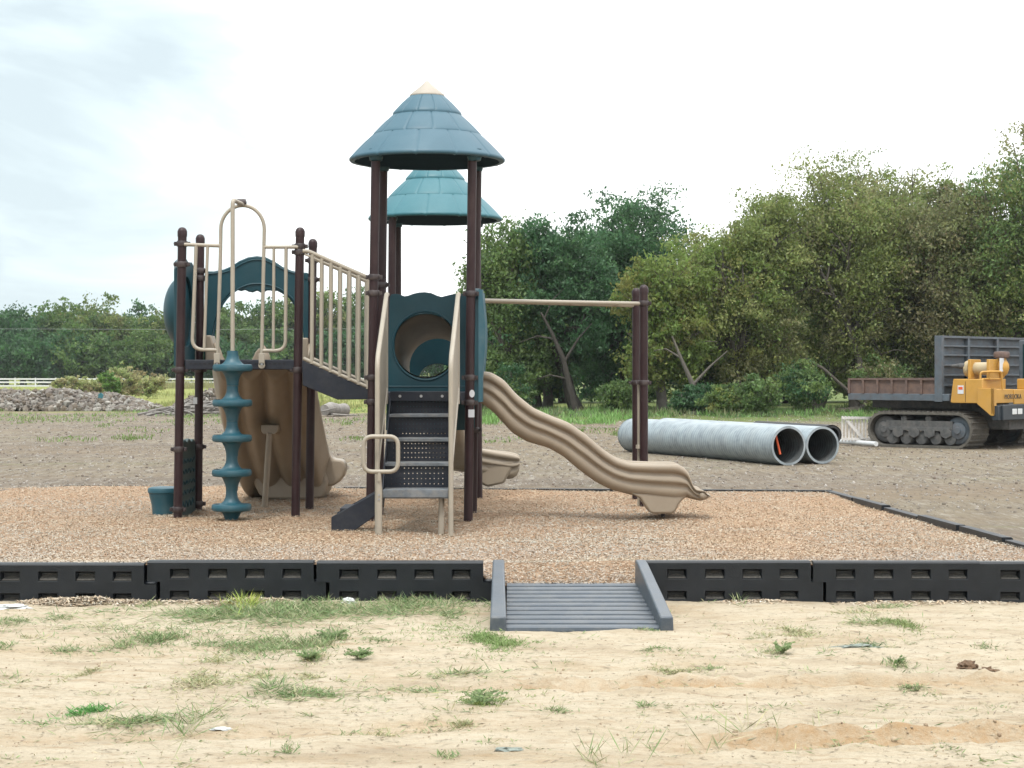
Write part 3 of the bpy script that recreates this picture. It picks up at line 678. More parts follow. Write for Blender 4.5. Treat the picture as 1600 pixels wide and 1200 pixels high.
mb = MB(); vs = []
for t in ts:
    i = min(int(t), len(path)-2); f = t-i; f2 = f
    Yv, zt_, pxv, hw_ = [pth[i, k]*(1-f2)+pth[i+1, k]*f2 for k in range(4)]
    xc = XX(pxv, Yv)
    for (u, v) in secA: vs.append((xc+u*hw_, Yv, zt_+v))
S = len(ts)-1
mb.add(vs, [(i*ns+k, i*ns+(k+1)%ns, (i+1)*ns+(k+1)%ns, (i+1)*ns+k) for i in range(S) for k in range(ns)]+[tuple(range(ns)), tuple(range(S*ns, (S+1)*ns))[::-1]])
ds = mb.build('double_slide', M['tan'], ps, smooth='full')
sm = ds.modifiers.new('sm', 'SMOOTH'); sm.factor = .8; sm.iterations = 3
# lip of the exit, curling out to the right, and the base skirt
mb = MB(); lipo = zx([(486,640),(498,624),(503,655),(510,690),(518,708),(524,716),(536,717),(542,722),(543,731),(540,742),(532,752),(524,757),(512,758),(500,752),(490,735)], 21.7)
mb.prism(lipo, 21.45, 21.75); mb.build('slide_lip', M['tan'], ds, bevel=.05, seg=4)
mb = MB(); sk = zx([(393,738),(508,738),(513,752),(509,770),(502,779),(470,781),(420,780),(406,775),(398,760)], 21.4)
mb.prism(sk, 21.4, 22.1); mb.build('slide_foot', M['tan'], ds, bevel=.03, seg=3)
mb = MB(); a, b = P(421, 676, 20.3), P(413.5, 784, 20.35); b.z = .15
mb.tube([b, a], .032, 16)
mb.prism(zx([(408,664),(434,664),(434,674),(429,679),(412,679),(408,674)], 20.3), 20.3, 20.9); mb.build('slide_support', M['tan'], ds, bevel=.008)
# tan entry cheeks of the double slide above the deck
for pl4, yA, yB in (([(323,524),(331,524),(337,545),(341,572),(322,572)], 19.62, 19.9), ([(473,528),(482,528),(483,572),(470,572)], 19.62, 19.9), ([(388,572),(394,561),(399,550),(404,544),(410,545),(414,554),(416,572)], 19.7, 20.1)):
    mb = MB(); mb.prism(zx(pl4, 19.7), yA, yB); mb.build('slide_cheek', M['tan'], ds, bevel=.015, seg=3)

# third slide, behind the back tower, turning to the right
path3 = []
for i in range(25):
    t = i/24
    if t < .5: q = t/.5; x = XX(690, 22.3)+.05*q; y = 22.3+1.9*q; z = 1.28-.62*q
    else: q = (t-.5)/.5; a = q*math.pi/2; x = XX(690, 22.3)+.05+.75*(1-math.cos(a)); y = 24.2+.35*math.sin(a); z = .66-.16*q
    path3.append(Vector((x, y, z)))
path3.append(path3[-1]+Vector((.06,0,-.01))); path3.append(path3[-1]+Vector((.05,0,-.01))); path3.append(path3[-1]+Vector((.035,0,-.01)))

mb = MB(); vs = []; sec3 = [(u*.29, -.01-(v*.34)) for u, v, _ in sect]; ns = len(sec3)
for i, p in enumerate(path3):
    d = (path3[min(i+1, len(path3)-1)]-path3[max(i-1, 0)]); d.z = 0; d.normalize(); sd_ = Vector((d.y, -d.x, 0))
    q_ = (1, .93, .78, .5)[max(0, i-(len(path3)-4))]
    for u, v in sec3: vs.append(p+sd_*u*(1 if q_ > .9 else .97)+Vector((0,0,v*q_+.1-.05*(1-q_))))
S = len(path3)-1
mb.add(vs, [(i*ns+k, i*ns+(k+1)%ns, (i+1)*ns+(k+1)%ns, (i+1)*ns+k) for i in range(S) for k in range(ns)]+[tuple(range(ns)), tuple(range(S*ns, (S+1)*ns))[::-1]])
s3 = mb.build('curved_slide', M['tan'], ps, smooth='full')
pe = path3[-1]; mb = MB(); mb.prism([(pe.x-.5, .5),(pe.x-.05, .5),(pe.x-.12, .36),(pe.x-.2, .2),(pe.x-.42, .15),(pe.x-.52,.2)], pe.y-.27, pe.y+.2); mb.build('slide_foot', M['tan'], s3, bevel=.03)

# left side bubble panel of the left deck
Xl = XX(279, 18.7)-.03; hz2 = lambda py: ZZ(py, 19.2)
outl = [(18.74, hz2(572)), (18.74, hz2(425)), (18.78, hz2(412)), (18.9, hz2(408)), (19.05, hz2(411)), (19.2, hz2(405)), (19.36, hz2(411)), (19.5, hz2(407)), (19.66, hz2(413)), (19.7, hz2(425)), (19.7, hz2(572))]
cb = (19.22, hz2(487)); mb = MB(); mb.ring_panel(outl, lambda t: .36, cb, Xl-.025, Xl+.025, 'yz'); bp_ = mb.build('bubble_panel', M['blue'], ps, bevel=.01)
mb = MB(); prof = [(.36*math.cos(a), -.19*math.sin(a)) for a in [math.pi/2*i/12 for i in range(12)]]+[(.001, -.19)]
mb.lathe([(r, h-.02) for r, h in prof], (Xl, cb[0], cb[1]), 48, 'x'); mb.lathe([(max(.001, r-.012), h-.005) for r, h in prof], (Xl, cb[0], cb[1]), 48, 'x')
mb.build('bubble', M['blue'], bp_, smooth='full')
# left, lower part: teal skirt below the bubble, then the dark activity panel near the ground
zz3 = lambda py: ZZ(py, 19.2)
outl = [(18.76, .16), (18.76, zz3(692)), (18.84, zz3(688)), (18.95, zz3(692)), (19.08, zz3(686)), (19.2, zz3(691)), (19.34, zz3(686)), (19.48, zz3(692)), (19.6, zz3(688)), (19.7, zz3(693)), (19.7, .16)]
mb = MB(); mb.prism(outl, Xl-.02, Xl+.03, 'yz'); ap = mb.build('activity_panel', M['green'], ps, bevel=.008)
mb = MB()
for r0, r1 in [(.2,.3),(.34,.4),(.44,.5),(.55,.62),(.66,.72)]:
    ppts = [(Xl+.034, 18.83+.8*j/14, r0+.05+(r1-r0)*(.5+.5*math.sin(j*1.9+r0*20))) for j in range(15)]; mb.tube(rounded(ppts, .03, 3), .008, 6)
mb.build('relief_pattern', M['blue'], ap, smooth=True)

# arch, safety barrier and disc climber at the front of the left deck
Yf = 18.66; tr = .0185
b_ = empty('barrier', (0,0,0)) if False else None
mb = MB()
mb.tube(rounded([P(339,574,Yf), P(344.5,400,Yf), P(345,358,Yf)], .1)+[P(345+34*(1-math.cos(a)), 358-37*math.sin(a), Yf) for a in [math.pi*i/20 for i in range(21)]][1:]+[P(408.5,574,Yf)], tr, 12)
arch = mb.build('arch_rail', M['beige'], ps, smooth=True)
for px in (339, 409):
    mb = MB(); c = P(px, 571, Yf-.03); mb.lathe([(.034,-.012),(.034,.012)], c, 16, 'y'); mb.box(c.x-.03, c.x+.03, c.y-.012, c.y+.012, c.z, c.z+.12)
    mb.build('foot_bracket', M['beige'], arch, bevel=.004)
    mb = MB(); c = P(px, 569, Yf-.05); mb.lathe([(.012,-.01),(.012,.0)], c, 10, 'y'); mb.build('bolt', M['bolt'], arch)
mb = MB()
mb.tube([P(288,382,Yf), P(344,384,Yf)], tr, 12)
mb.tube(rounded([P(306.5,383,Yf), P(300,546,Yf), P(339,547,Yf)], .12, 8), tr, 12); mb.tube([P(324.5,384,Yf), P(319,546,Yf)], tr*.85, 12)
mb.build('safety_rail', M['beige'], ps, smooth=True)
mb = MB(); mb.tube([P(411,386,Yf), P(466,386,Yf)], tr, 12)
mb.tube(rounded([P(447,386,Yf), P(446,548,Yf), P(410,548,Yf)], .12, 8), tr, 12); mb.tube([P(428,386,Yf), P(427,548,Yf)], tr*.85, 12)
mb.build('safety_rail', M['beige'], ps, smooth=True)
Yc = 18.35
mb = MB(); pc = P(363.5, 560, Yc); mb.tube(rounded([Vector((pc.x,Yc,.1)), P(363.5,312,Yc), P(380,320,Yf)], .06, 6), .0215, 14); pl = mb.build('climber_pole', M['beige'], ps, smooth=True)
mb = MB(); c = P(378, 317, Yf); mb.box(c.x-.05, c.x+.045, c.y-.04, c.y+.03, c.z-.012, c.z+.02); mb.lathe([(.02,-.05),(.024,0),(.02,.04)], (c.x, c.y, c.z+.02), 10, 'x'); mb.build('pole_clamp', M['clampm'], pl, bevel=.008)
dz = [ZZ(y, Yc) for y in (575, 630, 685, 739, 793)]
for i, z in enumerate(dz):
    x = XX(363.5-(i*.4), Yc); gap = .345
    mb = MB()
    prof = [(.022, .17), (.055, .17), (.056, .13), (.062, .1), (.075, .07), (.098, .045), (.115, .036), (.15, .034), (.178, .036), (.19, .03), (.196, .012), (.196, -.012), (.188, -.028), (.17, -.034), (.11, -.036), (.094, -.05), (.08, -.075), (.068, -.105), (.06, -.14), (.058, -.175 if i < 4 else -.3), (.02, -.175 if i < 4 else -.3)]
    mb.lathe(prof, (x, Yc, z), 40); d = mb.build('step_disc', M['step'], pl, smooth=True)
    mb = MB(); mb.lathe([(.001,.0),(.001,.0385),(.03,.0385),(.032,.034)], (x-.145, Yc-.03, z), 16, squash=.8); mb.build('hand_slot', M['dark'], d)

# sloping bridge
sk = [(472.5,563),(576,608.5),(576,624),(527.5,624.5),(472.5,602)]
for Yk in (18.42, 19.35):
    dxp = 0
    mb = MB(); o_ = 0 if Yk < 19 else 19.35/18.42
    pts = [(XX(a, 18.42), ZZ(b, 18.42)) for a, b in sk]; mb.prism(pts, Yk, Yk+.03); mb.build('bridge_skirt', M['slate'], ps, bevel=.006)
    def Q(px, py, Yk=Yk): v = P(px, py, 18.42); return Vector((v.x, Yk+.01, v.z))
    mb = MB(); mb.tube(rounded([Q(473,392), Q(482,392.5), Q(578,435)], .05), tr*1.05, 12); mb.tube([Q(474,560), Q(576,605.5)], tr, 12)
    mb.tube([Q(476,397), Q(578,441)], tr*.6, 8)
    for k_ in range(7):
        px = 488+14.6*k_; mb.tube([Q(px, 394+(px-480)*.437), Q(px-1, 565+(px-480)*.445)], .0205, 10)
    mb.build('bridge_rail', M['beige'], ps, smooth=True)
a0, a1 = P(473, 570, 18.42), P(577, 614, 18.42)
mb = MB(); mb.add([(a0.x,18.45,a0.z),(a1.x,18.45,a1.z),(a1.x,19.35,a1.z),(a0.x,19.35,a0.z),(a0.x,18.45,a0.z-.04),(a1.x,18.45,a1.z-.04),(a1.x,19.35,a1.z-.04),(a0.x,19.35,a0.z-.04)],
  [(0,1,2,3),(4,7,6,5),(0,4,5,1),(1,5,6,2),(2,6,7,3),(3,7,4,0)]); mb.build('bridge_deck', M['slate'], ps)

# stairs
treads = [(1.257, 17.75), (1.035, 17.45), (.82, 17.15), (.59, 16.85)]
sx0, sx1 = XX(600, 17.0), XX(701, 17.0)
st = MB()
def sheet(mb, x0, x1, y0, y1, z0, z1): mb.box(x0, x1, y0, y1, z0, z1)
fy = [18.05]+[t[1] for t in treads]; fz = [zdt]+[t[0] for t in treads]
stairs = MB()
for x in (sx0-.012, sx1):   # stringers
    stairs.prism([(18.2, zdt-.02), (18.2, 1.2), (17.0, .42), (16.87, .45), (16.87, .58), (17.15, .81), (17.45, 1.02), (17.75, 1.24), (18.05, 1.44)], x, x+.012, 'yz')
stair = stairs.build('stair_stringers', M['slate'], ps)
for i in range(4):
    z, y = treads[i]; yb2 = fy[i]
    mb = MB(); mb.box(sx0, sx1, y, yb2+.02, z-.012, z); mb.box(sx0, sx1, y-.012, y-.0015, z-(.07 if i == 3 else .03), z+.001)
    if i == 3: mb.box(sx0, sx1, y, y+.2, z-.08, z-.016)
    mb.build('stair_tread', M['tread'] , ps, bevel=.004)
def riser(x0, x1, y, z0, z1, cols, rows, m0=.06, mz=.035):
    mb = MB(); hs = .0095; t = .006
    cxs = [x0+m0+(x1-x0-2*m0)*i/(cols-1) for i in range(cols)]; czs = [z0+mz+(z1-z0-2*mz)*j/(rows-1) for j in range(rows)]
    xe = x0
    for cxx in cxs:
        mb.box(xe, cxx-hs/2, y, y+t, z0, z1); xe = cxx+hs/2; ze = z0
        for czz in czs: mb.box(cxx-hs/2, cxx+hs/2, y, y+t, ze, czz-hs/2); ze = czz+hs/2
        mb.box(cxx-hs/2, cxx+hs/2, y, y+t, ze, z1)
    mb.box(xe, x1, y, y+t, z0, z1)
    return mb
riser(sx0, sx1, 18.04, 1.258, zdt-.07, 16, 3, mz=.02).build('stair_riser', M['slate'], ps)
for i in range(1, 4): riser(sx0, sx1, fy[i]+.012, fz[i+1]+.001, fz[i]-.014, 15 if i < 3 else 13, 4).build('stair_riser', M['slate'], ps)
mb = MB(); mb.box(sx0-.01, sx1+.08, 18.0, 18.03, zdt-.085, zdt+.012); kp = mb.build('kick_plate', M['slate'], ps, bevel=.004)
for px in (625, 658, 691): mb = MB(); c = P(px, 619, 17.99); mb.lathe([(.014,-.008),(.012,-.002),(.012,.01)], c, 10, 'y'); mb.build('bolt', M['bolt'], kp)
# handrail sheets
for side, (xf, xb_) in enumerate([(XX(589.5, 16.8), XX(604.5, 18.05)), (XX(704.5, 16.8), XX(716.5, 18.05))]):
    Yx = [(16.8, xf), (18.1, xb_)]
    def xat(y): return float(np.interp(y, [16.8, 18.1], [xf, xb_]))
    zt, zm = ZZ(460, 18.05), ZZ(562, 16.82)
    rail = rounded([(xat(18.12), 18.12, zt), (xat(18.0), 18.0, zt), (xat(16.82), 16.82, zm), (xat(16.8), 16.8, .1)], .12, 6)
    mb = MB(); mb.tube(rail, .0225, 14)
    mb.tube([(xat(18.0), 18.0, zt-.02), (xat(18.0), 18.0, 1.35)], .016, 10)
    mb.tube([(xat(16.85), 16.82, .78), (xat(18.0), 18.0, 1.50)], .016, 10)
    hr = mb.build('stair_rail', M['beige'], ps, smooth=True)
    poly = [(18.0, zt-.03), (18.0, 1.5), (16.84, .79), (16.84, zm-.03)]
    mb = MB(); mb.add([(xat(y)-.004, y, z) for y, z in poly]+[(xat(y)+.004, y, z) for y, z in poly], [(0,1,2,3),(7,6,5,4),(0,4,5,1),(1,5,6,2),(2,6,7,3),(3,7,4,0)])
    mb.build('rail_sheet', M['beige'], hr)
# lower legs, grab loop, transfer plate
mb = MB(); mb.tube([(XX(592,16.72),16.72,.08), (XX(592.5,16.72),16.72,ZZ(765,16.72)), (XX(592.5,16.72),16.72,ZZ(745,16.72))], [.029,.029,.019], 16)
lg = mb.build('stair_leg', M['beige'], ps, smooth=True)
for py in (773, 780): mb = MB(); mb.lathe([(.01,-.034),(.01,0)], P(592.5, py, 16.72), 10, 'y'); mb.build('bolt', M['bolt'], lg)
mb = MB(); mb.tube([(XX(688.5,16.95),16.95,.08), (XX(690,16.95),16.95,.52)], .026, 16); mb.build('stair_leg', M['beige'], ps, smooth=True)
mb = MB(); Yl = 16.7; lp = rounded([P(568,682,Yl), P(622,682,Yl), P(622,737,Yl), P(568,737,Yl)], .085, 7, closed=True)
mb.tube(lp, .0195, 14, False); mb.tube([P(592.5,738,Yl), P(592.5,752,Yl)], .0195, 12); mb.build('grab_loop', M['beige'], ps, smooth=True)
pl_ = [(517.5,808),(588,769),(588,805),(560,825),(536,841),(517.5,843)]
mb = MB()
for Yk in (16.95, 17.5): mb.prism(zx(pl_, 16.95), Yk, Yk+.035)
a = zx([(522,812),(583,779)], 16.95); mb.box(a[0][0]+.05, a[1][0], 16.985, 17.5, a[1][1]-.12, a[1][1]-.09)
mb.build('transfer_step', M['slate'], ps, bevel=.006)

# overhead ladder to the right hand posts and its climbing loops
mb = MB()
A0, A1 = P(752, 469.5, 19.2), P(1004, 474.5, 20.0); B0, B1 = P(752, 470.5, 20.3), P(996, 477.5, 21.0)
mb.tube([A0, A1], .021, 12); mb.tube([B0, B1], .021, 12); lad = mb.build('overhead_ladder', M['beige'], ps, smooth=True)
for i in range(1, 7):
    t = i/7; mb = MB(); mb.tube([A0.lerp(A1, t), B0.lerp(B1, t)], .014, 10); mb.build('rung', M['beige'], lad, smooth=True)
mb = MB()
for (px, Y) in ((1001.5, 20.05), (999, 20.25)):
    mb.tube([P(px-3 if px > 1000 else px, 601, Y), Vector((XX(px-3 if px > 1000 else px, Y), Y, .15))], .019, 12)
c = P(997, 698, 20.0); mb.lathe([(.025,-.02),(.025,.02)], c, 12)
mb.build('loop_ladder', M['beige'], ps, smooth=True)

# teal stool
stl = empty('stool', (XX(256, 19.5), 19.5, .17), label='round teal plastic stool beside the left brown post', cat='stool')
mb = MB(); x = XX(257, 19.5); z0 = .13; mb.lathe([(.12,z0-.05),(.125,z0+.04),(.13,z0+.12),(.155,z0+.22),(.162,z0+.25),(.162,z0+.275),(.001,z0+.276)], (x, 19.5, 0), 40)
mb.build('stool_base', M['step'], stl, smooth=True)
mb = MB(); zt = ZZ(764, 19.5); mb.lathe([(.16,zt-.045),(.172,zt-.035),(.174,zt-.01),(.166,zt+.012),(.14,zt+.022),(.001,zt+.026)], (x, 19.5, 0), 40); mb.build('seat', M['step'], stl, smooth=True)

# ------------------------------------------------------------------ PIPES
def pipe(name, near_, far_, r, label, m_out, m_in, pitch=.085, amp=.006, n_=72, grp='corrugated culvert pipes lying on the gravel'):
    root = empty(name, ((near_[0]+far_[0])/2, (near_[1]+far_[1])/2, 0), label=label, cat='pipe', group=grp)
    a, b = Vector(near_), Vector(far_); L0 = (b-a).length; k = int(L0/pitch*4)
    mb = MB(); pts = [a.lerp(b, i/k) for i in range(k+1)]; mb.tube(pts, [r+amp*math.cos(i*math.pi/2) for i in range(k+1)], n_, False)
    sh = mb.build('shell', m_out, root, smooth='full')
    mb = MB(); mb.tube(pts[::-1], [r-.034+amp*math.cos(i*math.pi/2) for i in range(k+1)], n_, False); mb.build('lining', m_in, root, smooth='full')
    d = (b-a).normalized()
    for e in (a, b):
        mb = MB(); s_ = -1 if e is a else 1
        mb.tube([e-d*.01*s_, e+d*.005*s_, e+d*.006*s_, e+d*.0065*s_], [r+.005, r+.004, r-.026, r-.036], n_, False)
        mb.build('pipe_rim', m_out, root, smooth=False)
    return root
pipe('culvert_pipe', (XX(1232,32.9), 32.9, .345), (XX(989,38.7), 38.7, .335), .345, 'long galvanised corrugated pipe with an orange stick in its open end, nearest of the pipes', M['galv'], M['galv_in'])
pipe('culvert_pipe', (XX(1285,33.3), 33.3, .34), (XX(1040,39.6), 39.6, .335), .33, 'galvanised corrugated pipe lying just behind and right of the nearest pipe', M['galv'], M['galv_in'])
pipe('plastic_pipe', (XX(1300,35.2), 35.2, .46), (XX(1185,40.3), 40.3, .4), .17, 'black corrugated plastic pipe peeking over the steel pipes', M['hdpe'], M['hdpe'], .16, .02, 32)
mb = MB(); mb.tube([P(1212,680,33.05), P(1219,710,33.0)], .022, 10); o = mb.build('marker_stick', M['orange'], smooth=True); tag(o, 'bright orange stick leaning inside the open end of the nearest pipe', 'stick')

# ------------------------------------------------------------------ CRAWLER CARRIER
cr = empty('crawler_carrier', (7.97, 41.5, 0), -R(42), label='yellow tracked dump carrier with a flat bed parked by the trees', cat='crawler carrier')
bl = dict(parent=cr, local=True)
def stadium(u0, u1, z0, z1, n_=12, lift=0):
    r = (z1-z0)/2; pts = []
    for i in range(n_+1): a = -math.pi/2+math.pi*i/n_; pts.append((u1-r+r*math.cos(a), (z0+z1)/2+r*math.sin(a)))
    for i in range(n_+1): a = math.pi/2+math.pi*i/n_; pts.append((u0+r+r*math.cos(a), (z0+z1)/2+r*math.sin(a)))
    return pts
for v0, v1 in ((0, .75), (2.35, 3.1)):
    mb = MB(); out = stadium(-.02, 2.55, -.01, .77, 14); inn = stadium(.035, 2.495, .045, .715, 14); n_ = len(out)
    vs = [(u, v0, z) for u, z in out]+[(u, v0, z) for u, z in inn]+[(u, v1, z) for u, z in out]+[(u, v1, z) for u, z in inn]
    fs = []
    for i in range(n_):
        j = (i+1)%n_; fs += [(i, j, j+n_, i+n_), (i+2*n_, i+3*n_, j+3*n_, j+2*n_), (i, i+2*n_, j+2*n_, j), (i+n_, j+n_, j+3*n_, i+3*n_)]
    mb.add(vs, fs)
    # lugs
    per = []; dense = []
    for i in range(n_):
        p, q = out[i], out[(i+1)%n_]; m_ = max(1, int(math.hypot(q[0]-p[0], q[1]-p[1])/.01))
        for k_ in range(m_): dense.append((p[0]+(q[0]-p[0])*k_/m_, p[1]+(q[1]-p[1])*k_/m_))
    stp = max(1, len(dense)//46)
    for k_ in range(0, len(dense), stp):
        p = dense[k_]; q = dense[(k_+3)%len(dense)]; dx, dz_ = q[0]-p[0], q[1]-p[1]; dl = math.hypot(dx, dz_)+1e-9; dx /= dl; dz_ /= dl; nx_, nz_ = dz_, -dx
        if nx_*(p[0]-1.26)+nz_*(p[1]-.38) < 0: nx_, nz_ = -nx_, -nz_
        w_ = .022; h_ = .028
        c4 = [(p[0]-dx*w_-nx_*.005, p[1]-dz_*w_-nz_*.005), (p[0]+dx*w_-nx_*.005, p[1]+dz_*w_-nz_*.005), (p[0]+dx*w_*.7+nx_*h_, p[1]+dz_*w_*.7+nz_*h_), (p[0]-dx*w_*.7+nx_*h_, p[1]-dz_*w_*.7+nz_*h_)]
        mb.prism(c4, v0+.01, v1-.01)
    tk = mb.build('track', M['mud'], smooth=False, **bl)
    mb = MB(); mb.box(.42, 2.05, v0+.06, v1-.1, .38, .58); mb.box(.5, 2.0, v0+.04, v0+.07, .36, .44)
    for u in (.72, 1.12, 1.5, 1.9): mb.prism([(u-.13,.36),(u-.05,.42),(u+.05,.42),(u+.13,.36),(u+.13,.26),(u,.2),(u-.13,.26)], v0+.03, v0+.09)
    mb.build('track_frame', M['under'], tk, local=True, bevel=.008)
    for u in (.55, .9, 1.27, 1.63, 1.98): m2 = MB(); m2.lathe([(.05,0),(.135,.01),(.15,.03),(.15,.5),(.12,.52)], (u, v0+.08, .2), 24, 'y'); m2.build('road_wheel', M['under'], tk, smooth=True, local=True)
    for u, z, r in ((.36, .38, .29), (2.17, .38, .3)):
        m2 = MB(); m2.lathe([(.07,-.02),(.08,0),(r*.6,.02),(r*.65,.05),(r*.93,.06),(r,.08),(r,.5)], (u, v0+.06, z), 28, 'y'); m2.build('drive_wheel' if u > 1 else 'idler_wheel', M['bluegrey'] if u > 1 else M['under'], tk, smooth=True, local=True)
    for u in (.85, 1.45): m2 = MB(); m2.lathe([(.03,-.02),(.075,0),(.075,.3)], (u, v0+.08, .62), 16, 'y'); m2.build('return_roller', M['under'], tk, smooth=True, local=True)
mb = MB(); mb.box(.1, 3.0, .8, 2.3, .4, 1.0); mb.box(-.2, 2.0, .5, 2.6, .85, 1.02); mb.build('chassis', M['under'], **bl, bevel=.01)
mb = MB()   # bed: lower rail, floor
mb.box(-.53, 2.0, 0, 3.3, 1.02, 1.17); bed = mb.build('bed', M['bluegrey'], **bl, bevel=.008)
mb = MB()
for v in (.03, 3.22):
    mb.box(-.5, 1.66, v, v+.03, 1.17, 1.47)
mb.box(-.5, -.47, .06, 3.22, 1.17, 1.47)
mb.build('side_board', M['rust'], bed, local=True)
mb = MB()
for v in (-.01, 3.25): mb.box(-.53, 1.66, v, v+.07, 1.47, 1.51)
mb.box(-.53, -.46, .06, 3.25, 1.47, 1.51)
for u in [-.53+.365*i for i in range(7)]: mb.box(u, u+.055, -.012, .04, 1.17, 1.47)
mb.build('board_frame', M['rust'], bed, local=True)
mb = MB(); mb.box(1.72, 1.75, .08, 3.9, 1.17, 2.40); hb = mb.build('headboard', M['bluegrey'], **bl)
mb = MB(); mb.box(1.66, 1.84, -.02, .08, 1.0, 2.44); mb.box(1.66, 1.84, 3.9, 4.0, 1.0, 2.44); mb.box(1.68, 1.84, .08, 3.9, 2.39, 2.44)
for v in (1.15, 2.5): mb.box(1.75, 1.84, v, v+.09, 1.17, 2.39)
for z in (1.34, 1.56, 1.78, 2.0, 2.2):
    for v0_, v1_ in ((.08,1.15),(1.24,2.5),(2.59,3.9)): mb.box(1.75, 1.83, v0_, v1_, z, z+.035)
mb.build('headboard_frame', M['bluegrey'], hb, local=True, bevel=.004)
# yellow body
mb = MB(); mb.prism([(2.06,.98),(2.02,1.0),(2.09,1.5),(2.78,1.5),(2.78,1.28),(3.0,1.28),(3.0,.98)], .02, 1.0, 'xz')
mb.box(2.8, 3.02, 1.002, 3.1, .95, 1.27); mb.box(2.4, 2.72, 1.002, 1.2, .95, 1.5); mb.box(2.78, 3.0, 1.6, 2.3, 1.272, 1.5)
bd = mb.build('engine_cover', M['yellow'], **bl, bevel=.012)
mb = MB(); mb.prism([(2.7,1.3),(3.06,1.3),(3.06,.72),(3.0,.72),(2.68,.97)], -.03, .02, 'xz'); mb.box(3.003, 3.06, -.03, .12, .75, 1.3); mb.build('corner_bracket', M['yellow'], bd, local=True, bevel=.006)
mb = MB(); mb.box(2.38, 2.385, .012, .0195, 1.0, 1.45); mb.build('cover_seam', M['dark'], bd, local=True)
mb = MB(); mb.box(2.2, 2.34, .012, .019, 1.18, 1.36); mb.build('decal', M['white'], bd, local=True)
mb = MB(); mb.box(2.22, 2.32, .008, .0115, 1.27, 1.33); mb.build('decal_print', M['orange'], bd, local=True)
mb = MB(); mb.box(3.03, 3.2, .15, 3.1, .62, .95); bpr = mb.build('bumper', M['bumper'], **bl, bevel=.015)
mb = MB(); mb.box(3.0, 3.15, .03, .145, .62, .93); mb.build('bumper_end', M['bumper'], bpr, local=True, bevel=.01)
for v in (.55, .80, 1.9): m2 = MB(); m2.box(3.2, 3.215, v, v+.2, .74, .86); m2.build('headlight', M['lampm'], bpr, local=True, bevel=.01)
# maker's lettering
tcv = bpy.data.curves.new('lettering', 'FONT'); tcv.body = 'MOROOKA'; tcv.size = .15; tcv.extrude = .002; to = bpy.data.objects.new('t', tcv); C.objects.link(to)
bpy.context.view_layer.update(); tme = bpy.data.meshes.new_from_object(to.evaluated_get(bpy.context.evaluated_depsgraph_get())); bpy.data.objects.remove(to)
tme.materials.clear(); tme.materials.append(M['bumper']); lt = bpy.data.objects.new('lettering', tme); C.objects.link(lt); lt.parent = cr; lt.location = (3.026, .55, 1.07); lt.rotation_euler = (R(90), 0, R(90))
# winch drum, air cleaner, rails, cab
mb = MB(); mb.tube([(2.1,.25,1.78),(2.35,.4,1.78)], [.06,.06], 14); mb.tube([(1.95,.2,1.78),(2.1,.3,1.78)], [.03,.055], 12); ex = mb.build('exhaust_pipe', M['under'], **bl, smooth=True)
mb = MB(); mb.lathe([(.1,0),(.17,.0),(.18,.03),(.18,.1),(.14,.12),(.14,.55),(.17,.57),(.17,.6),(.1,.62)], (2.2,.42,1.72), 28, 'x'); mb.build('muffler_drum', M['cream'], **bl, smooth=True)
mb = MB()
for u in (2.34, 2.78): mb.box(u, u+.07, .2, .66, 1.5, 1.92)
mb.build('drum_bracket', M['yellow'], **bl, bevel=.01)
mb = MB(); mb.lathe([(.05,1.5),(.07,1.54),(.13,1.6),(.165,1.7),(.155,1.8),(.11,1.88),(.09,1.94)], (2.85,.75,.02), 28); ac = mb.build('air_cleaner', M['yellow'], **bl, smooth=True)
mb = MB(); mb.lathe([(.09,1.93),(.16,1.94),(.17,1.97),(.17,2.04),(.15,2.07),(.001,2.08)], (2.85,.75,.02), 28); mb.build('cleaner_cap', M['rust'], ac, smooth=True, local=True)
mb = MB(); mb.box(2.93, 2.945, .5, .68, 1.66, 1.95); mb.build('decal', M['white'], ac, local=True)
mb = MB(); mb.tube(rounded([(2.72,.05,1.3),(2.72,.05,1.65),(2.9,.2,1.66),(3.0,.45,1.66),(3.0,.5,1.28)], .06), .022, 10); mb.tube([(2.74,.06,1.5),(2.98,.48,1.5)], .018, 8); mb.build('grab_rail', M['yellow'], **bl, smooth=True)
mb = MB(); mb.box(2.45, 3.5, 2.35, 3.3, .955, 2.36); cb_ = mb.build('cab', M['bluegrey'], **bl, bevel=.02)
mb = MB(); mb.box(2.55, 3.4, 2.334, 2.348, 1.45, 2.27); mb.box(3.502, 3.515, 2.45, 3.2, 1.45, 2.27); mb.build('cab_window', M['glass'], cb_, local=True)
mb = MB(); mb.box(1.9, 3.0, 1.2, 2.3, .7, .945); mb.build('front_underframe', M['under'], **bl, bevel=.01)

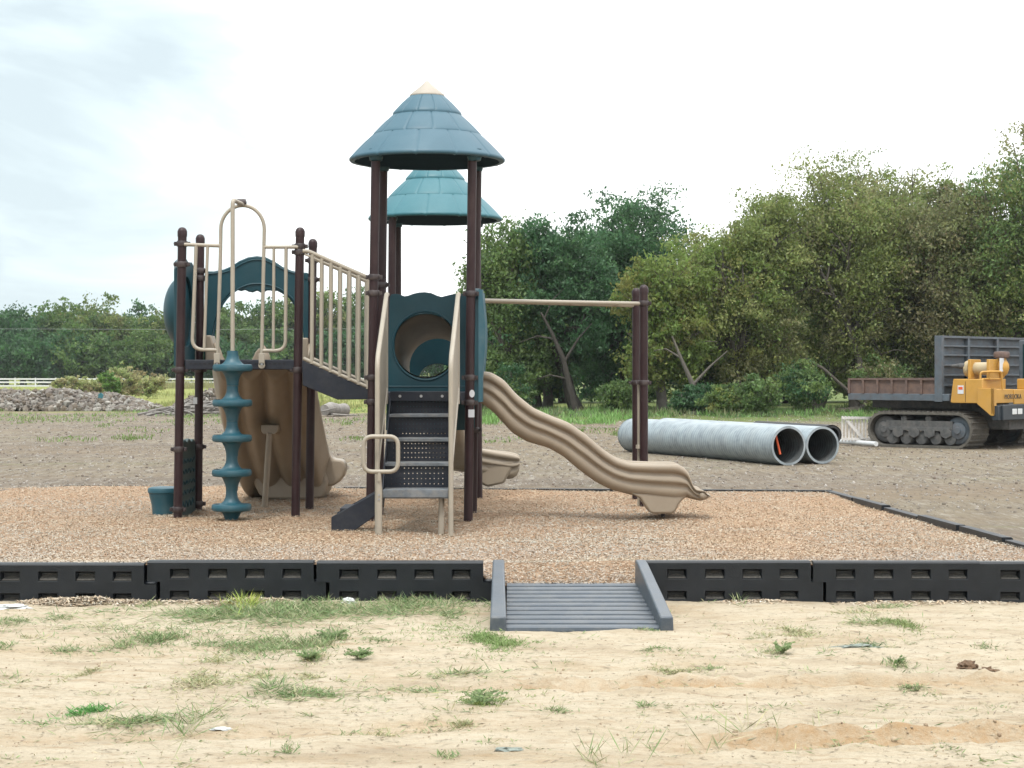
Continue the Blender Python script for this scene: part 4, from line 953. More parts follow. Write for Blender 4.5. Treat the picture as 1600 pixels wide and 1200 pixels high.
# grey wooden crate panel and white pipe beside the track
crt = empty('pallet', (XX(1336,41.8), 41.8, 0), label='weathered grey pallet standing on edge behind the crawler track', cat='pallet')
def cp(px, py): v = P(px, py, 41.8); return (v.x, v.z)
mb = MB()
for i in range(9):
    px = 1315+i*5.2; a, b = cp(px, 650+i*.2), cp(px+2.4, 690); mb.box(a[0], b[0], 41.8, 41.83, max(.02,b[1]), a[1])
mb.build('slat', M['wood'], crt)
mb = MB()
a, b = cp(1315, 651), cp(1362, 655); mb.box(a[0], b[0], 41.76, 41.796, b[1], a[1])
a, b = cp(1315, 684), cp(1362, 688); mb.box(a[0], b[0], 41.76, 41.796, b[1], a[1])
a, b = cp(1320, 657), cp(1345, 686); mb.add([(a[0],41.74,a[1]),(a[0]+.09,41.74,a[1]),(b[0]+.09,41.74,b[1]),(b[0],41.74,b[1]),(a[0],41.757,a[1]),(a[0]+.09,41.757,a[1]),(b[0]+.09,41.757,b[1]),(b[0],41.757,b[1])], [(0,1,2,3),(7,6,5,4),(0,4,5,1),(1,5,6,2),(2,6,7,3),(3,7,4,0)])
mb.build('rail', M['wood'], crt)
mb = MB(); mb.tube([(XX(1311,42.6),42.6,.06),(XX(1369,41),41,.06)], .055, 14); o = mb.build('pvc_pipe', M['pvc'], smooth=True); tag(o, 'thin white pipe lying on the ground in front of the pallet', 'pipe')

# ------------------------------------------------------------------ TREES
def branches(mb, base, tips, r0, trunk_h, lean=(0,0), rs=random):
    b = Vector(base); fork = b+Vector((lean[0], lean[1], trunk_h))
    p = [b+(fork-b)*t+Vector((rs.uniform(-.08,.08), rs.uniform(-.08,.08), 0))*(1 if 0 < t < 1 else 0) for t in (0,.3,.6,1)]
    mb.tube(p, [r0*1.25, r0, r0*.85, r0*.72], 9)
    for t in tips:
        t = Vector(t); e_ = min(.3, r0*2); m1 = fork.lerp(t, .35)+Vector((rs.uniform(-e_,e_), rs.uniform(-e_,e_), e_)); m2 = fork.lerp(t, .7)+Vector((rs.uniform(-e_,e_), rs.uniform(-e_,e_), e_*.8))
        mb.tube([fork, m1, m2, t], [r0*.5, r0*.34, r0*.22, .015], 6)
        for _ in range(2): e_ = min(1.1, r0*5); q = m2+Vector((rs.uniform(-e_,e_), rs.uniform(-e_,e_), rs.uniform(.1,1)*e_)); mb.tube([m2, m2.lerp(q,.5)+Vector((0,0,.12)), q], [r0*.16, r0*.1, .01], 5)
def tree(name, label, px, Y, top_px, wpx, cols, cat='tree', group=None, nclump=95, leaves=300, ls=.075, trunk_r=.22, low=.12, dens=1.0, twig=10, bark='bark', seed=0, lean=(0,0), depth=None, droop=0, crad=.17, limbs=()):
    nclump = int(nclump*1.7); leaves = int(leaves*.8); crad = crad*.9; wpx = wpx*1.12; ls = ls*.92
    rs = random.Random(seed); global rng; rg = np.random.default_rng(seed+100)
    x = XX(px, Y); root = empty(name, (x, Y, 0), label=label, cat=cat, group=group)
    top = ZZ(top_px, Y); rx = wpx*Y/F/2; ry = depth or rx*.8; zc = top*(.5+low*.5); rz = top-zc
    cl = []; tries = 0
    while len(cl) < nclump and tries < 9000:
        tries += 1; v = rg.normal(size=3); v /= np.linalg.norm(v); rad = rg.random()**.42
        # uneven envelope
        ev = .8+.42*mnoise.noise(Vector((v[0]*1.9+seed, v[1]*1.9, v[2]*1.9)))
        c = np.array([x+lean[0]*.6, Y+lean[1]*.6, zc])+v*rad*np.array([rx, ry, rz])*ev*1.08
        if c[2] < top*low*.9: continue
        if px > 700 and Y < 90 and c[2] > 2.5 and mnoise.noise(Vector((c[0]*.42, c[1]*.05, c[2]*.5+seed*.0))) > .2+.25*rg.random(): continue
        cl.append((c, (.55+rg.random()*.75)*crad*(rx+rz)/2*1.5*(1-.35*rad), rad))
    tips = [tuple(c) for c, r, rad in cl if rad > .45][:46]
    mb = MB(); branches(mb, (x, Y, -.1), tips, trunk_r, top*.28, lean, rs)
    for lp_ in limbs:
        k_ = len(lp_); mb.tube([P(a_, b_2, Y-1.9) for a_, b_2 in lp_[1:]], [lp_[0]*.66*(1-.75*i_/(k_-2)) for i_ in range(k_-1)], 8)
    if limbs: mb.tube([Vector((x, Y, -.12)), P(limbs[0][1][0], limbs[0][1][1], Y-2.6).lerp(Vector((x, Y, -.12)), .02)], .16, 6)
    # bare twigs that reach past the leaves
    for _ in range(twig):
        c, r, rad = cl[rs.randrange(len(cl))]; s = Vector(c); d = (s-Vector((x, Y, zc*.7))).normalized(); d = (d+Vector((rs.uniform(-.5,.5), rs.uniform(-.5,.5), rs.uniform(-.1,.6)))).normalized()
        mb.tube([s-d*.5, s+d*r*.7, s+d*r*1.5], [.03,.018,.006], 5)
    mb.build('trunk', M[bark], root, smooth=True)
    Pn, co, sz = [], [], []; cols = np.array(cols)
    for c, r, rad in cl:
        m_ = int(leaves*dens*(r/(crad*(rx+rz)/2))**1.3); base = cols[rg.integers(len(cols))]*rg.uniform(.88, 1.14)
        # sub-clusters so that each clump breaks into sprays
        nsub = 9; sc_c = c+rg.normal(size=(nsub, 3))*r*np.array([.7,.7,.55]); pick = rg.integers(nsub, size=m_)
        q = sc_c[pick]+rg.normal(size=(m_, 3))*r*np.array([.34,.34,.24])*np.where(rg.random((m_,1)) < .08, 1.5, 1)
        if droop: q[:, 2] -= droop*rg.random(m_)**2
        Pn.append(q); co.append(base*rg.uniform(.72, 1.3, (m_, 1))*rg.uniform(.93, 1.07, (m_, 3)))
    Pn = np.concatenate(Pn); co = np.concatenate(co); k = Pn[:, 2] > .15; Pn, co = Pn[k], co[k]; m_ = len(Pn)
    a = rg.normal(size=(m_, 3)); a[:, 2] -= .8; a /= np.linalg.norm(a, axis=1, keepdims=True); b = np.cross(a, rg.normal(size=(m_, 3))); b /= np.linalg.norm(b, axis=1, keepdims=True)
    s = ls*rg.uniform(.6, 1.3, (m_, 1))
    cloud_mesh('crown', Pn, a*s*1.25, b*s*.62, co, M['leaf'], root, (x, Y, 0))
    return root
DG = [(.065,.145,.065), (.08,.165,.07), (.06,.13,.06)]
MG = [(.12,.19,.065), (.135,.205,.065), (.105,.17,.06), (.15,.215,.07)]
OL = [(.2,.24,.08), (.18,.225,.07), (.235,.26,.095), (.165,.21,.065), (.215,.22,.1)]
YG = [(.17,.23,.06), (.15,.215,.055), (.2,.235,.065), (.19,.2,.06)]
BR = [(.19,.205,.085), (.17,.18,.085), (.205,.22,.1), (.14,.185,.065), (.19,.175,.09)]
gR = 'trees along the right hand side of the lot'
tree('tree', 'soft mid green willowy tree just right of the play towers', 795, 76, 332, 135, MG, group=gR, seed=1, ls=.075, droop=.5, low=.05, nclump=95)
tree('tree', 'tall dark green tree with a leaning dark trunk behind the overhead ladder', 905, 76, 318, 165, DG, group=gR, seed=2, bark='barkd', low=.2, nclump=110, trunk_r=.26, lean=(-.9,0), limbs=[(.24,(902,650),(889,600),(880,560),(862,520),(845,488)),(.1,(882,565),(903,530),(925,505)),(.08,(886,592),(860,586),(832,594)),(.07,(868,530),(840,525),(812,535)),(.06,(850,500),(862,470),(880,452))])
tree('tree', 'tallest dark blue green tree between the two cone roofs and the olive trees', 975, 80, 288, 190, DG, group=gR, seed=3, bark='barkd', low=.1, nclump=130)
tree('tree', 'yellow green tree with orange tinted lower leaves behind the right hand posts', 1035, 73, 375, 130, YG, group=gR, seed=4, low=.08, nclump=90, limbs=[(.2,(1088,648),(1082,600),(1064,560),(1050,525)),(.1,(1081,603),(1110,572),(1137,548)),(.07,(1062,558),(1040,545),(1022,548))])
tree('tree', 'short dark tree beneath the larger dark crowns', 840, 79, 450, 130, DG+MG, group=gR, seed=31, low=.05, nclump=80)
tree('tree', 'dark tree low behind the yellow green one', 960, 84, 440, 170, DG, group=gR, seed=32, low=.05, nclump=90)
tree('tree', 'pale olive tree with thin leaves left of the largest olive crown', 1150, 75, 335, 190, OL+YG, group=gR, seed=5, low=.12, nclump=100, dens=.9, ls=.065)
tree('tree', 'broad olive tree with a bare leaning trunk above the far end of the steel pipes', 1270, 78, 243, 310, OL, group=gR, seed=6, low=.2, nclump=135, dens=.85, ls=.065, trunk_r=.32, lean=(1.3,0), twig=40, limbs=[(.26,(1352,640),(1342,560),(1318,490),(1292,440),(1268,402)),(.13,(1330,520),(1362,480),(1405,452)),(.1,(1304,462),(1262,450),(1215,470)),(.12,(1345,628),(1285,575),(1228,545),(1180,512),(1130,482),(1085,478)),(.08,(1292,440),(1300,390),(1322,350)),(.06,(1362,480),(1372,430),(1366,390))])
tree('tree', 'olive tree with a ragged top left of the crawler headboard', 1395, 80, 232, 230, OL+BR, group=gR, seed=7, low=.12, nclump=115, dens=.8, ls=.07, twig=45)
tree('tree', 'brownish green tree directly above the crawler carrier', 1505, 76, 262, 210, BR, group=gR, seed=8, low=.05, nclump=110, twig=40, ls=.07)
tree('tree', 'tall tree at the right edge with its thin top reaching highest', 1612, 75, 190, 190, OL+MG, group=gR, seed=9, low=.05, nclump=110, twig=30, ls=.07)
tree('tree', 'dense vine covered tree low behind the carrier bed', 1345, 83, 400, 210, MG+OL, group=gR, seed=10, low=.03, nclump=100)
tree('tree', 'dark undergrowth tree behind the far pipe ends', 1095, 84, 430, 170, DG+MG, group=gR, seed=11, low=.03, nclump=90)
tree('tree', 'olive tree in the second row behind the leaning trunk', 1210, 90, 400, 220, OL+MG, group=gR, seed=12, low=.1, nclump=85)
tree('tree', 'brownish second row tree behind the crawler', 1460, 86, 420, 230, BR+MG, group=gR, seed=13, low=.03, nclump=100)
tree('tree', 'second row tree at the right edge of the wood', 1580, 84, 400, 200, BR+DG, group=gR, seed=14, low=.03, nclump=90)
tree('tree', 'olive tree beyond the right edge of the picture', 1740, 77, 270, 240, OL, group=gR, seed=15, low=.05, nclump=90)
for i, (px, tp, wd, cs) in enumerate([(780,470,160,DG),(880,450,170,DG+MG),(1010,450,170,DG+MG),(1120,440,180,MG+OL),(1230,430,190,MG),(1340,440,190,OL+MG),(1450,420,200,BR+MG),(1560,430,200,MG+OL),(1660,420,200,BR)]):
    tree('tree', 'shaded back row tree, '+['far left of the wood','second one along','behind the ladder posts','fourth one along','behind the white shed','sixth one along','behind the carrier bed','behind the carrier headboard','beyond the right edge'][i], px, 95+i%3*3, tp, wd, cs, group=gR, seed=200+i, low=.0, nclump=75, leaves=200, ls=.13, bark='barkd')
for i, (px, Y, tp, wd, cs, lb) in enumerate([(1105,77,372,130,YG+MG,'mid green tree between the yellow green and the pale olive tree'),(1335,77,262,150,OL,'slender olive tree between the broad olive tree and the ragged one'),(1195,76,290,130,OL,'olive tree on the left shoulder of the broad olive crown'),(1455,78,275,120,OL+BR,'thin olive brown tree above the headboard'),(855,78,345,110,MG+DG,'green tree between the willowy tree and the dark leaning one')]):
    tree('tree', lb, px, Y, tp, wd, cs, group=gR, seed=300+i, low=.05, nclump=85, ls=.068, twig=25)
gB0 = 0
# bushes
gB = 'bushes in front of the right hand trees'
for i, (px, Y, tp, wd, cs, lb) in enumerate([
    (1190, 68, 588, 62, MG, 'bright green rounded bush in front of the white shed'), (1140, 69, 603, 80, YG+MG, 'pale green bush left of the rounded bright bush'),
    (1262, 72, 560, 90, DG+MG, 'dark green bush below the leaning trunk'), (1090, 71, 598, 70, DG, 'dark bush right of the two brown posts'),
    (968, 72, 592, 70, MG, 'mid green bush above the middle of the wave slide'), (800, 74, 570, 70, DG+MG, 'dark bush right behind the wave slide top'),
    (1390, 74, 560, 110, MG+BR, 'brownish bush behind the crawler bed'), (770, 75, 600, 60, MG, 'small bush right of the front tower')]):
    tree('bush', lb, px, Y, tp, wd, cs, cat='bush', group=gB, seed=40+i, nclump=34, leaves=190, ls=.06, crad=.24, dens=.8, trunk_r=.05, low=.03, twig=3)
# left tree line, far off
gL = 'distant trees beyond the white fence'
Lt = [(-90,225,470,150,DG+MG),(10,222,484,130,DG),(75,226,468,120,MG),(160,224,462,130,OL+MG),(215,230,480,90,DG),(265,224,466,110,MG+OL),(345,222,470,120,MG),(415,226,458,120,DG+MG),(490,224,450,120,MG+OL),(560,228,446,120,DG+MG),(640,230,470,120,MG),(700,215,500,120,DG),(120,215,515,140,DG+MG),(235,214,512,130,MG),(330,212,520,130,DG),(35,213,525,130,DG),(440,214,515,130,MG+DG),(540,213,512,120,DG),(800,200,480,140,DG+MG)]
nmL = ['beyond the left edge','first from the left edge of the photo','second from the left edge, mid green','the olive one with the highest top left of the play deck','between the olive tree and the bubble panel','right behind the teal bubble panel','seen through the safety rail','seen through the slide hood opening','seen between the bridge balusters','behind the left post of the front tower','hidden mostly by the stairs','low and dark behind the tower','lower one before the olive tree','lower one left of the bubble panel','lower one below the slide hood','low dark one at the left edge','lower one beneath the hood arch','low one behind the bridge','hidden behind the tower on the right']
for i, (px, Y, tp, wd, cs) in enumerate(Lt):
    cs = [(a*.75, b*.82, c*.7) for a, b, c in cs]
    tree('tree', f'distant tree, {nmL[i]}', px, Y, tp, wd, cs, group=gL, seed=60+i, nclump=75, leaves=130, ls=.2, trunk_r=.25, low=.02, twig=4, bark='barkd')
PW = [(.36,.38,.17),(.31,.36,.15),(.4,.38,.2),(.28,.24,.13)]
tree('bush', 'feathery pale green bush standing in the field left of the play structure', 192, 105, 570, 66, PW, cat='bush', seed=90, nclump=40, leaves=150, ls=.05, trunk_r=.04, low=.02, twig=40)
tree('bush', 'small bright green bush at the foot of the feathery bush', 172, 103, 578, 34, [(.12,.22,.06),(.15,.25,.07)], cat='bush', seed=91, nclump=22, leaves=120, ls=.06, trunk_r=.03, low=.02, twig=8)
for i, (px, tp, wd, lb) in enumerate([(95,588,30,'low pale weed clump where the white fence disappears'),(122,585,44,'pale weed clump in the field, second from the fence end'),(150,583,34,'pale weed clump just left of the bright green bush'),(232,582,60,'wide pale weed clump right of the feathery bush')]):
    tree('weed_clump', lb, px, 112, tp, wd, PW, cat='weeds', seed=95+i, nclump=22, leaves=110, ls=.06, trunk_r=.03, low=.0, twig=12)
# ------------------------------------------------------------------ white shed, fence, cable
sh = empty('shed', (XX(1208,112), 112, 0), label='small white shed glimpsed through the trees', cat='shed')
x = XX(1208, 112); mb = MB(); mb.box(x-3.2, x+2.5, 112, 116, -.1, 2.0); mb.build('wall', M['siding'], sh); mb = MB(); mb.prism([(x-3.5,2.0),(x+2.8,2.0),(x+2.6,2.9),(x-3.3,2.9)], 111.7, 116.3); mb.build('roof', M['siding'], sh)
fn = empty('board_fence', (XX(100,196), 196, 0), label='long white three rail fence at the far side of the field', cat='fence')
Yv = 196; x0, x1 = XX(-200, Yv), XX(620, Yv)
for z in (.12, .5, .84):
    mb = MB(); mb.box(x0, x1, Yv, Yv+.04, z-.08, z+.08); mb.build('rail', M['pvc'], fn)
k_ = 0; x = x0
while x < x1: mb = MB(); mb.box(x, x+.14, Yv-.06, Yv-.002, -.1, .98); mb.build('fence_post', M['pvc'], fn); x += 2.15
mb = MB(); mb.tube([(XX(-200,190), 190, ZZ(513,190)), (XX(300,190), 190, ZZ(515,190)), (XX(900,190), 190, ZZ(512,190))], .018, 6); o = mb.build('overhead_cable', M['wire']); tag(o, 'thin overhead cable crossing in front of the distant trees', 'cable')

# ------------------------------------------------------------------ rubble, dead branches, log
def rubble(px0, px1, Y, hts, n_, label):
    xs = rng.uniform(XX(px0, Y), XX(px1, Y), n_); t = (xs-XX(px0, Y))/(XX(px1, Y)-XX(px0, Y)); hh = np.interp(t, np.linspace(0, 1, len(hts)), hts)
    hh = hh*.66*(.8+.5*vnoise(xs, xs*0, 1.6, 3)); dd = rng.uniform(-1, 1, n_); ys = Y+dd*2.0; zs = hh*(1-dd**2)**.7*rng.uniform(.55, 1, n_)
    mb = MB(); cols = []
    for x, y, z in zip(xs, ys, zs):
        s = rng.uniform(.025, .05)+.12*rng.random()**4; c = bm_ico; q = c*s*rng.uniform(.6, 1.3, 3)*(1+rng.normal(0, .26, (len(c), 1)))
        mb.add((q+np.array([x, y, z])).tolist(), ico_f)
        cols += [np.array([(.19,.175,.155),(.15,.13,.115),(.25,.235,.21),(.1,.08,.06),(.17,.145,.12)][rng.integers(5)])*rng.uniform(.8, 1.15)]*len(c)
    o = mb.build('rubble_pile', M['stone']); at = o.data.attributes.new('tint', 'FLOAT_COLOR', 'POINT')
    c4 = np.ones((len(cols), 4), np.float32); c4[:, :3] = np.array(cols); at.data.foreach_set('color', c4.ravel())
    tag(o, label, 'rubble', kind='stuff'); return o
bmi = bmesh.new(); bmesh.ops.create_icosphere(bmi, subdivisions=1, radius=1); bm_ico = np.array([v.co[:] for v in bmi.verts]); ico_f = [tuple(v.index for v in f.verts) for f in bmi.faces]; bmi.free()
rubble(-60, 242, 79, [.8,1.0,1.35,1.25,1.2,1.0,1.05,.7,.15], 13000, 'long heap of grey clods and broken rubble at the left')
rubble(262, 350, 76, [.1,.5,.8,1.1,1.3,.3], 1500, 'smaller dark heap of clods behind the left posts')
mb = MB(); q = P(158, 618, 76.6); mb.prism([(q.x-.1,q.z-.1),(q.x+.07,q.z-.12),(q.x+.12,q.z+.03),(q.x+.02,q.z+.12),(q.x-.09,q.z+.07)], 76.5, 76.56); tag(mb.build('plastic_scrap', M['roof2']), 'small turquoise scrap lying on the rubble heap', 'litter')
o = empty('branch_pile', (XX(285,71), 71, 0), label='pile of bare grey branches lying left of the play structure', cat='branches')
mb = MB()
for i in range(95):
    x = rng.uniform(XX(225,71), XX(350,71)); y = rng.uniform(69, 73); a = rng.normal(0, .5); L0 = rng.uniform(.5, 2.2); z = rng.uniform(.02, .5)*np.interp(x, [XX(225,71), XX(300,71), XX(350,71)], [.15,1,.9])
    p = [Vector((x, y, z)), Vector((x+L0*.5*math.cos(a), y+L0*.5*math.sin(a), z+rng.uniform(-.05,.2))), Vector((x+L0*math.cos(a), y+L0*math.sin(a), max(.02, z+rng.uniform(-.3,.3))))]
    mb.tube(p, [rng.uniform(.025,.07), .03, .01], 6)
mb.build('branches', M['deadw'], o, smooth=True)
o = empty('fallen_log', (XX(522,68), 68, 0), label='short grey weathered log on the gravel left of the stairs', cat='log')
mb = MB(); a, b = Vector((XX(507,67.5), 67.5, .25)), Vector((XX(538,69), 69, .23)); mb.tube([a, a.lerp(b,.3)+Vector((0,0,.05)), a.lerp(b,.7), b], [.2,.25,.22,.25], 14); mb.build('trunk_piece', M['deadw'], o, smooth=True)
mb = MB(); mb.tube([a+Vector((.3,-.2,-.15)), b+Vector((.5,-.3,-.2))], [.05,.02], 6); mb.tube([a+Vector((-.3,-.1,-.1)), a+Vector((.5,-.4,.1))], [.05,.02], 6); mb.build('branch', M['deadw'], o)

# ------------------------------------------------------------------ grass, weeds, stones and litter
def blades(name, patches, label, m=M['blade']):
    Pn, A_, B_, co = [], [], [], []
    for (px, py, wpx, hpx, n_, L0, up, cols) in patches:
        Yc_ = GY(py); xc = XX(px, Yc_); rx_ = wpx*Yc_/F/2; ry_ = max(.05, (GY(py-hpx/2)-GY(py+hpx/2))/2)
        a = rng.random(n_)*2*math.pi; r = rng.random(n_)**.6
        if Yc_ < 20:
            up *= .6; L0 *= .75 if up < .6 else .95; n_ = int(n_*1.7); a = rng.random(n_); ns_ = max(2, int(wpx/14)); sx_ = rng.normal(0, .42, ns_)*rx_; sy_ = rng.normal(0, .42, ns_)*ry_; pk = rng.integers(ns_, size=n_)
            wide = np.where(rng.random(n_) < .3, 2.6, 1.); x = xc+(sx_[pk]+rng.normal(0, .18, n_)*rx_)*wide+rng.normal(0, .02, n_); y = Yc_+(sy_[pk]+rng.normal(0, .28, n_)*ry_)*wide
        else: x = xc+rx_*r*np.cos(a)+rng.normal(0, .02, n_); y = Yc_+ry_*r*np.sin(a)
        k = (y < YB-.02) | (y > 24); x, y = x[k], y[k]; m_ = len(x)
        L1 = L0*rng.uniform(.4, 1.2, m_); an = rng.random(m_)*2*math.pi; el = np.clip(rng.normal(up, .25, m_), .03, 1.5)
        d = np.stack([np.cos(an)*np.cos(el), np.sin(an)*np.cos(el), np.sin(el)], 1); z = ground_h(x, y)
        base = np.stack([x, y, z], 1)
        Pn.append(base+d*L1[:, None]/2); A_.append(d*L1[:, None]/2)
        s = np.cross(d, np.array([0, 0, 1.])); s /= np.linalg.norm(s, axis=1, keepdims=True)+1e-6; sv = s+rng.normal(0, .5, (m_, 3)); sv /= np.linalg.norm(sv, axis=1, keepdims=True)
        wd = (.0022+.0016*rng.random(m_))*(1 if Yc_ < 20 else 5); B_.append(sv*wd[:, None])
        c = np.array(cols)[rng.integers(len(cols), size=m_)]*rng.uniform(.75, 1.25, (m_, 1)); co.append(c)
    o = cloud_mesh(name, np.concatenate(Pn), np.concatenate(A_), np.concatenate(B_), np.concatenate(co), m); tag(o, label, 'grass', kind='stuff'); return o
GG = [(.15,.225,.085),(.13,.2,.08),(.19,.26,.11),(.25,.27,.14),(.33,.31,.19)]; DRY = [(.36,.33,.18),(.3,.3,.17),(.42,.37,.24),(.24,.28,.13)]
pt = [(400,962,260,24,2200,.16,.12,GG),(430,955,170,22,1100,.13,.5,GG),(330,958,150,16,500,.2,.06,GG),(480,950,200,16,700,.12,.45,GG),(600,955,300,20,800,.16,.15,GG),(395,945,36,12,140,.13,1.1,[(.35,.38,.08),(.25,.33,.08)]),(520,940,30,12,90,.12,.8,GG),(650,946,220,12,900,.13,.6,GG),(560,958,260,14,420,.2,.08,GG),
      (700,965,60,10,220,.08,.6,GG),(240,1003,90,16,800,.09,.7,GG),(110,1016,34,8,90,.09,.5,GG),(180,1014,60,12,80,.08,.5,GG),(430,1010,190,24,1900,.07,.6,GG),(510,1002,70,26,700,.09,.9,GG),
      (480,1028,50,14,160,.08,.7,DRY),(330,1030,60,16,160,.09,.5,DRY),(320,1062,110,30,800,.06,.35,DRY),(395,1055,80,12,200,.07,.3,DRY),(485,1058,50,12,130,.06,.4,DRY),
      (140,1047,34,12,130,.06,.6,DRY),(148,1111,58,12,260,.08,.6,[(.07,.2,.05),(.1,.25,.06)]),(180,1132,200,16,260,.12,.25,GG+DRY),(225,1127,90,14,220,.13,.4,GG),(300,1130,60,36,70,.2,.8,GG),(480,1088,130,14,420,.12,.3,GG),
      (420,1080,60,12,60,.2,.6,GG),(715,1053,150,12,260,.1,.3,GG+DRY),(640,1083,120,12,130,.1,.3,GG+DRY),(750,1100,70,24,300,.05,.8,[(.15,.22,.06),(.2,.24,.08)]),(735,1132,40,10,120,.05,.7,DRY),
      (458,1177,22,8,60,.06,.8,GG),(700,1183,16,8,40,.05,1,GG),(600,1155,24,12,40,.07,.8,DRY),(790,1003,120,22,1500,.05,.8,[(.16,.24,.08),(.2,.27,.1)]),(1005,988,40,8,160,.05,.6,GG),(1015,1015,40,8,110,.05,.5,GG),
      (1240,990,100,16,600,.05,.5,DRY),(1425,980,80,20,700,.05,.7,[(.17,.23,.09),(.22,.25,.1)]),(1360,977,110,12,220,.1,.2,DRY+GG),(1395,950,70,10,200,.07,.4,GG+DRY),(1350,960,90,8,120,.08,.3,DRY),(1350,1010,50,14,130,.09,.3,[(.12,.17,.08)]),
      (1040,1048,90,16,420,.05,.5,DRY),(1115,1045,40,10,70,.07,.4,GG),(1225,1020,44,18,160,.06,.6,GG+DRY),(1400,1040,20,22,60,.08,1,GG),(1422,1076,34,8,150,.05,.6,GG),(1535,1010,24,8,50,.06,.6,GG),(1010,1106,20,8,40,.07,.6,GG),(880,1112,24,8,60,.06,.6,GG),
      (1165,1150,40,16,12,.22,1.15,DRY+GG),(1210,1150,30,10,5,.16,1.2,DRY+GG),(1120,1165,20,10,7,.16,1.2,DRY+GG),(1085,1180,30,10,5,.12,1.2,DRY),(925,1195,40,14,12,.18,1.1,GG),(975,1180,30,12,6,.2,1.2,DRY+GG),(1300,1145,30,10,4,.12,1.2,DRY),(1020,1170,60,14,6,.12,1.1,GG),
      (1150,936,30,8,60,.1,1,GG),(1100,940,20,6,40,.06,.7,GG),(20,975,90,10,300,.06,.5,GG),(90,968,30,14,70,.1,.6,GG),(10,1014,30,10,70,.08,.6,GG),(240,945,70,10,170,.07,.5,GG+DRY),(170,980,160,10,200,.08,.4,GG+DRY),(590,1000,50,10,130,.06,.5,GG)]
for _ in range(170):
    pt.append((rng.uniform(-50,1650), rng.uniform(950,1200), rng.uniform(10,70), rng.uniform(3,10), int(rng.uniform(4,24)), rng.uniform(.03,.1), rng.uniform(.1,.7), GG+DRY))
blades('grass_tufts', pt, 'patches and runners of green and dry grass scattered over the pale sand')
# straw and dead bits lying flat on the sand, small clods
m_ = 15000; y = rng.uniform(7.4, 13.35, m_); x = rng.uniform(-.3, .3, m_)*y; dens_ = fbm(x, y*2, 1.1, 3, 77)+.5; k = rng.random(m_) < dens_*1.3; x, y = x[k], y[k]; m_ = len(x)
an = rng.normal(0, .7, m_); L1 = .004+.035*rng.random(m_)**2.5
A = np.stack([np.cos(an), np.sin(an), rng.normal(0,.12,m_)], 1)*L1[:, None]; Bv = np.stack([-np.sin(an), np.cos(an), rng.normal(0,.3,m_)], 1)*rng.uniform(.0012,.0034,m_)[:, None]
c = np.array([(.26,.21,.14),(.2,.155,.11),(.33,.29,.21),(.16,.13,.095),(.2,.2,.13)])[rng.integers(5, size=m_)]
o = cloud_mesh('straw_bits', np.stack([x, y, ground_h(x, y)+.004], 1), A, Bv, c, M['chip']); tag(o, 'dry straw and leaf bits strewn over the sand', 'litter', kind='stuff')
def clods(name, xs, ys, ss, zs, pal_, label, cat):
    n_ = len(xs); q = bm_ico[None]*ss[:, None, None]*rng.uniform(.6, 1.3, (n_, 1, 3))*(1+rng.normal(0, .18, (n_, len(bm_ico), 1)))+np.stack([xs, ys, zs], 1)[:, None]
    f = (np.array(ico_f)[None]+np.arange(n_)[:, None, None]*len(bm_ico)).reshape(-1, 3)
    me = bpy.data.meshes.new(name); V = q.reshape(-1, 3).astype(np.float32); me.vertices.add(len(V)); me.vertices.foreach_set('co', V.ravel()); me.loops.add(f.size); me.loops.foreach_set('vertex_index', f.astype(np.int32).ravel())
    me.polygons.add(len(f)); me.polygons.foreach_set('loop_start', np.arange(0, f.size, 3, dtype=np.int32)); me.update()
    at = me.attributes.new('tint', 'FLOAT_COLOR', 'POINT'); c4 = np.ones((n_, 4), np.float32); c4[:, :3] = np.array(pal_)[rng.integers(len(pal_), size=n_)]*rng.uniform(.8, 1.15, (n_, 1)); c4[:, :3] *= .9; at.data.foreach_set('color', np.repeat(c4, len(bm_ico), 0).ravel())
    me.materials.append(M['stone']); o = bpy.data.objects.new(name, me); C.objects.link(o); tag(o, label, cat, kind='stuff')
m_ = 2600; y = rng.uniform(7.4, 13.3, m_); x = rng.uniform(-.3, .3, m_)*y
rx_ = np.abs(y-(8.35+.17*(x-1.7))-.2); s = .0025+.006*rng.random(m_)**6; s = np.where((rx_ < .15) & (x > .6), s*1.8, s)
clods('sand_clods', x, y, s, ground_h(x, y)+s*.3, [(.37,.31,.23),(.33,.26,.18),(.4,.35,.27),(.28,.21,.14)], 'small clods of sandy soil on the foreground ground', 'soil clods')
m_ = 26000; y = 14+rng.random(m_)**1.1*58; x = rng.uniform(-.31, .31, m_)*y; k = ~inside(x, y, bed_poly) & (y > 22); x, y = x[k], y[k]; m_ = len(x); s = .006+.02*rng.random(m_)**6+.00015*y
clods('gravel_stones', x, y, s, ground_h(x, y)+s*.2, [(.27,.245,.215),(.24,.21,.18),(.34,.31,.28),(.19,.16,.13),(.14,.11,.09)], 'pale stones scattered over the brown gravel lot', 'gravel')
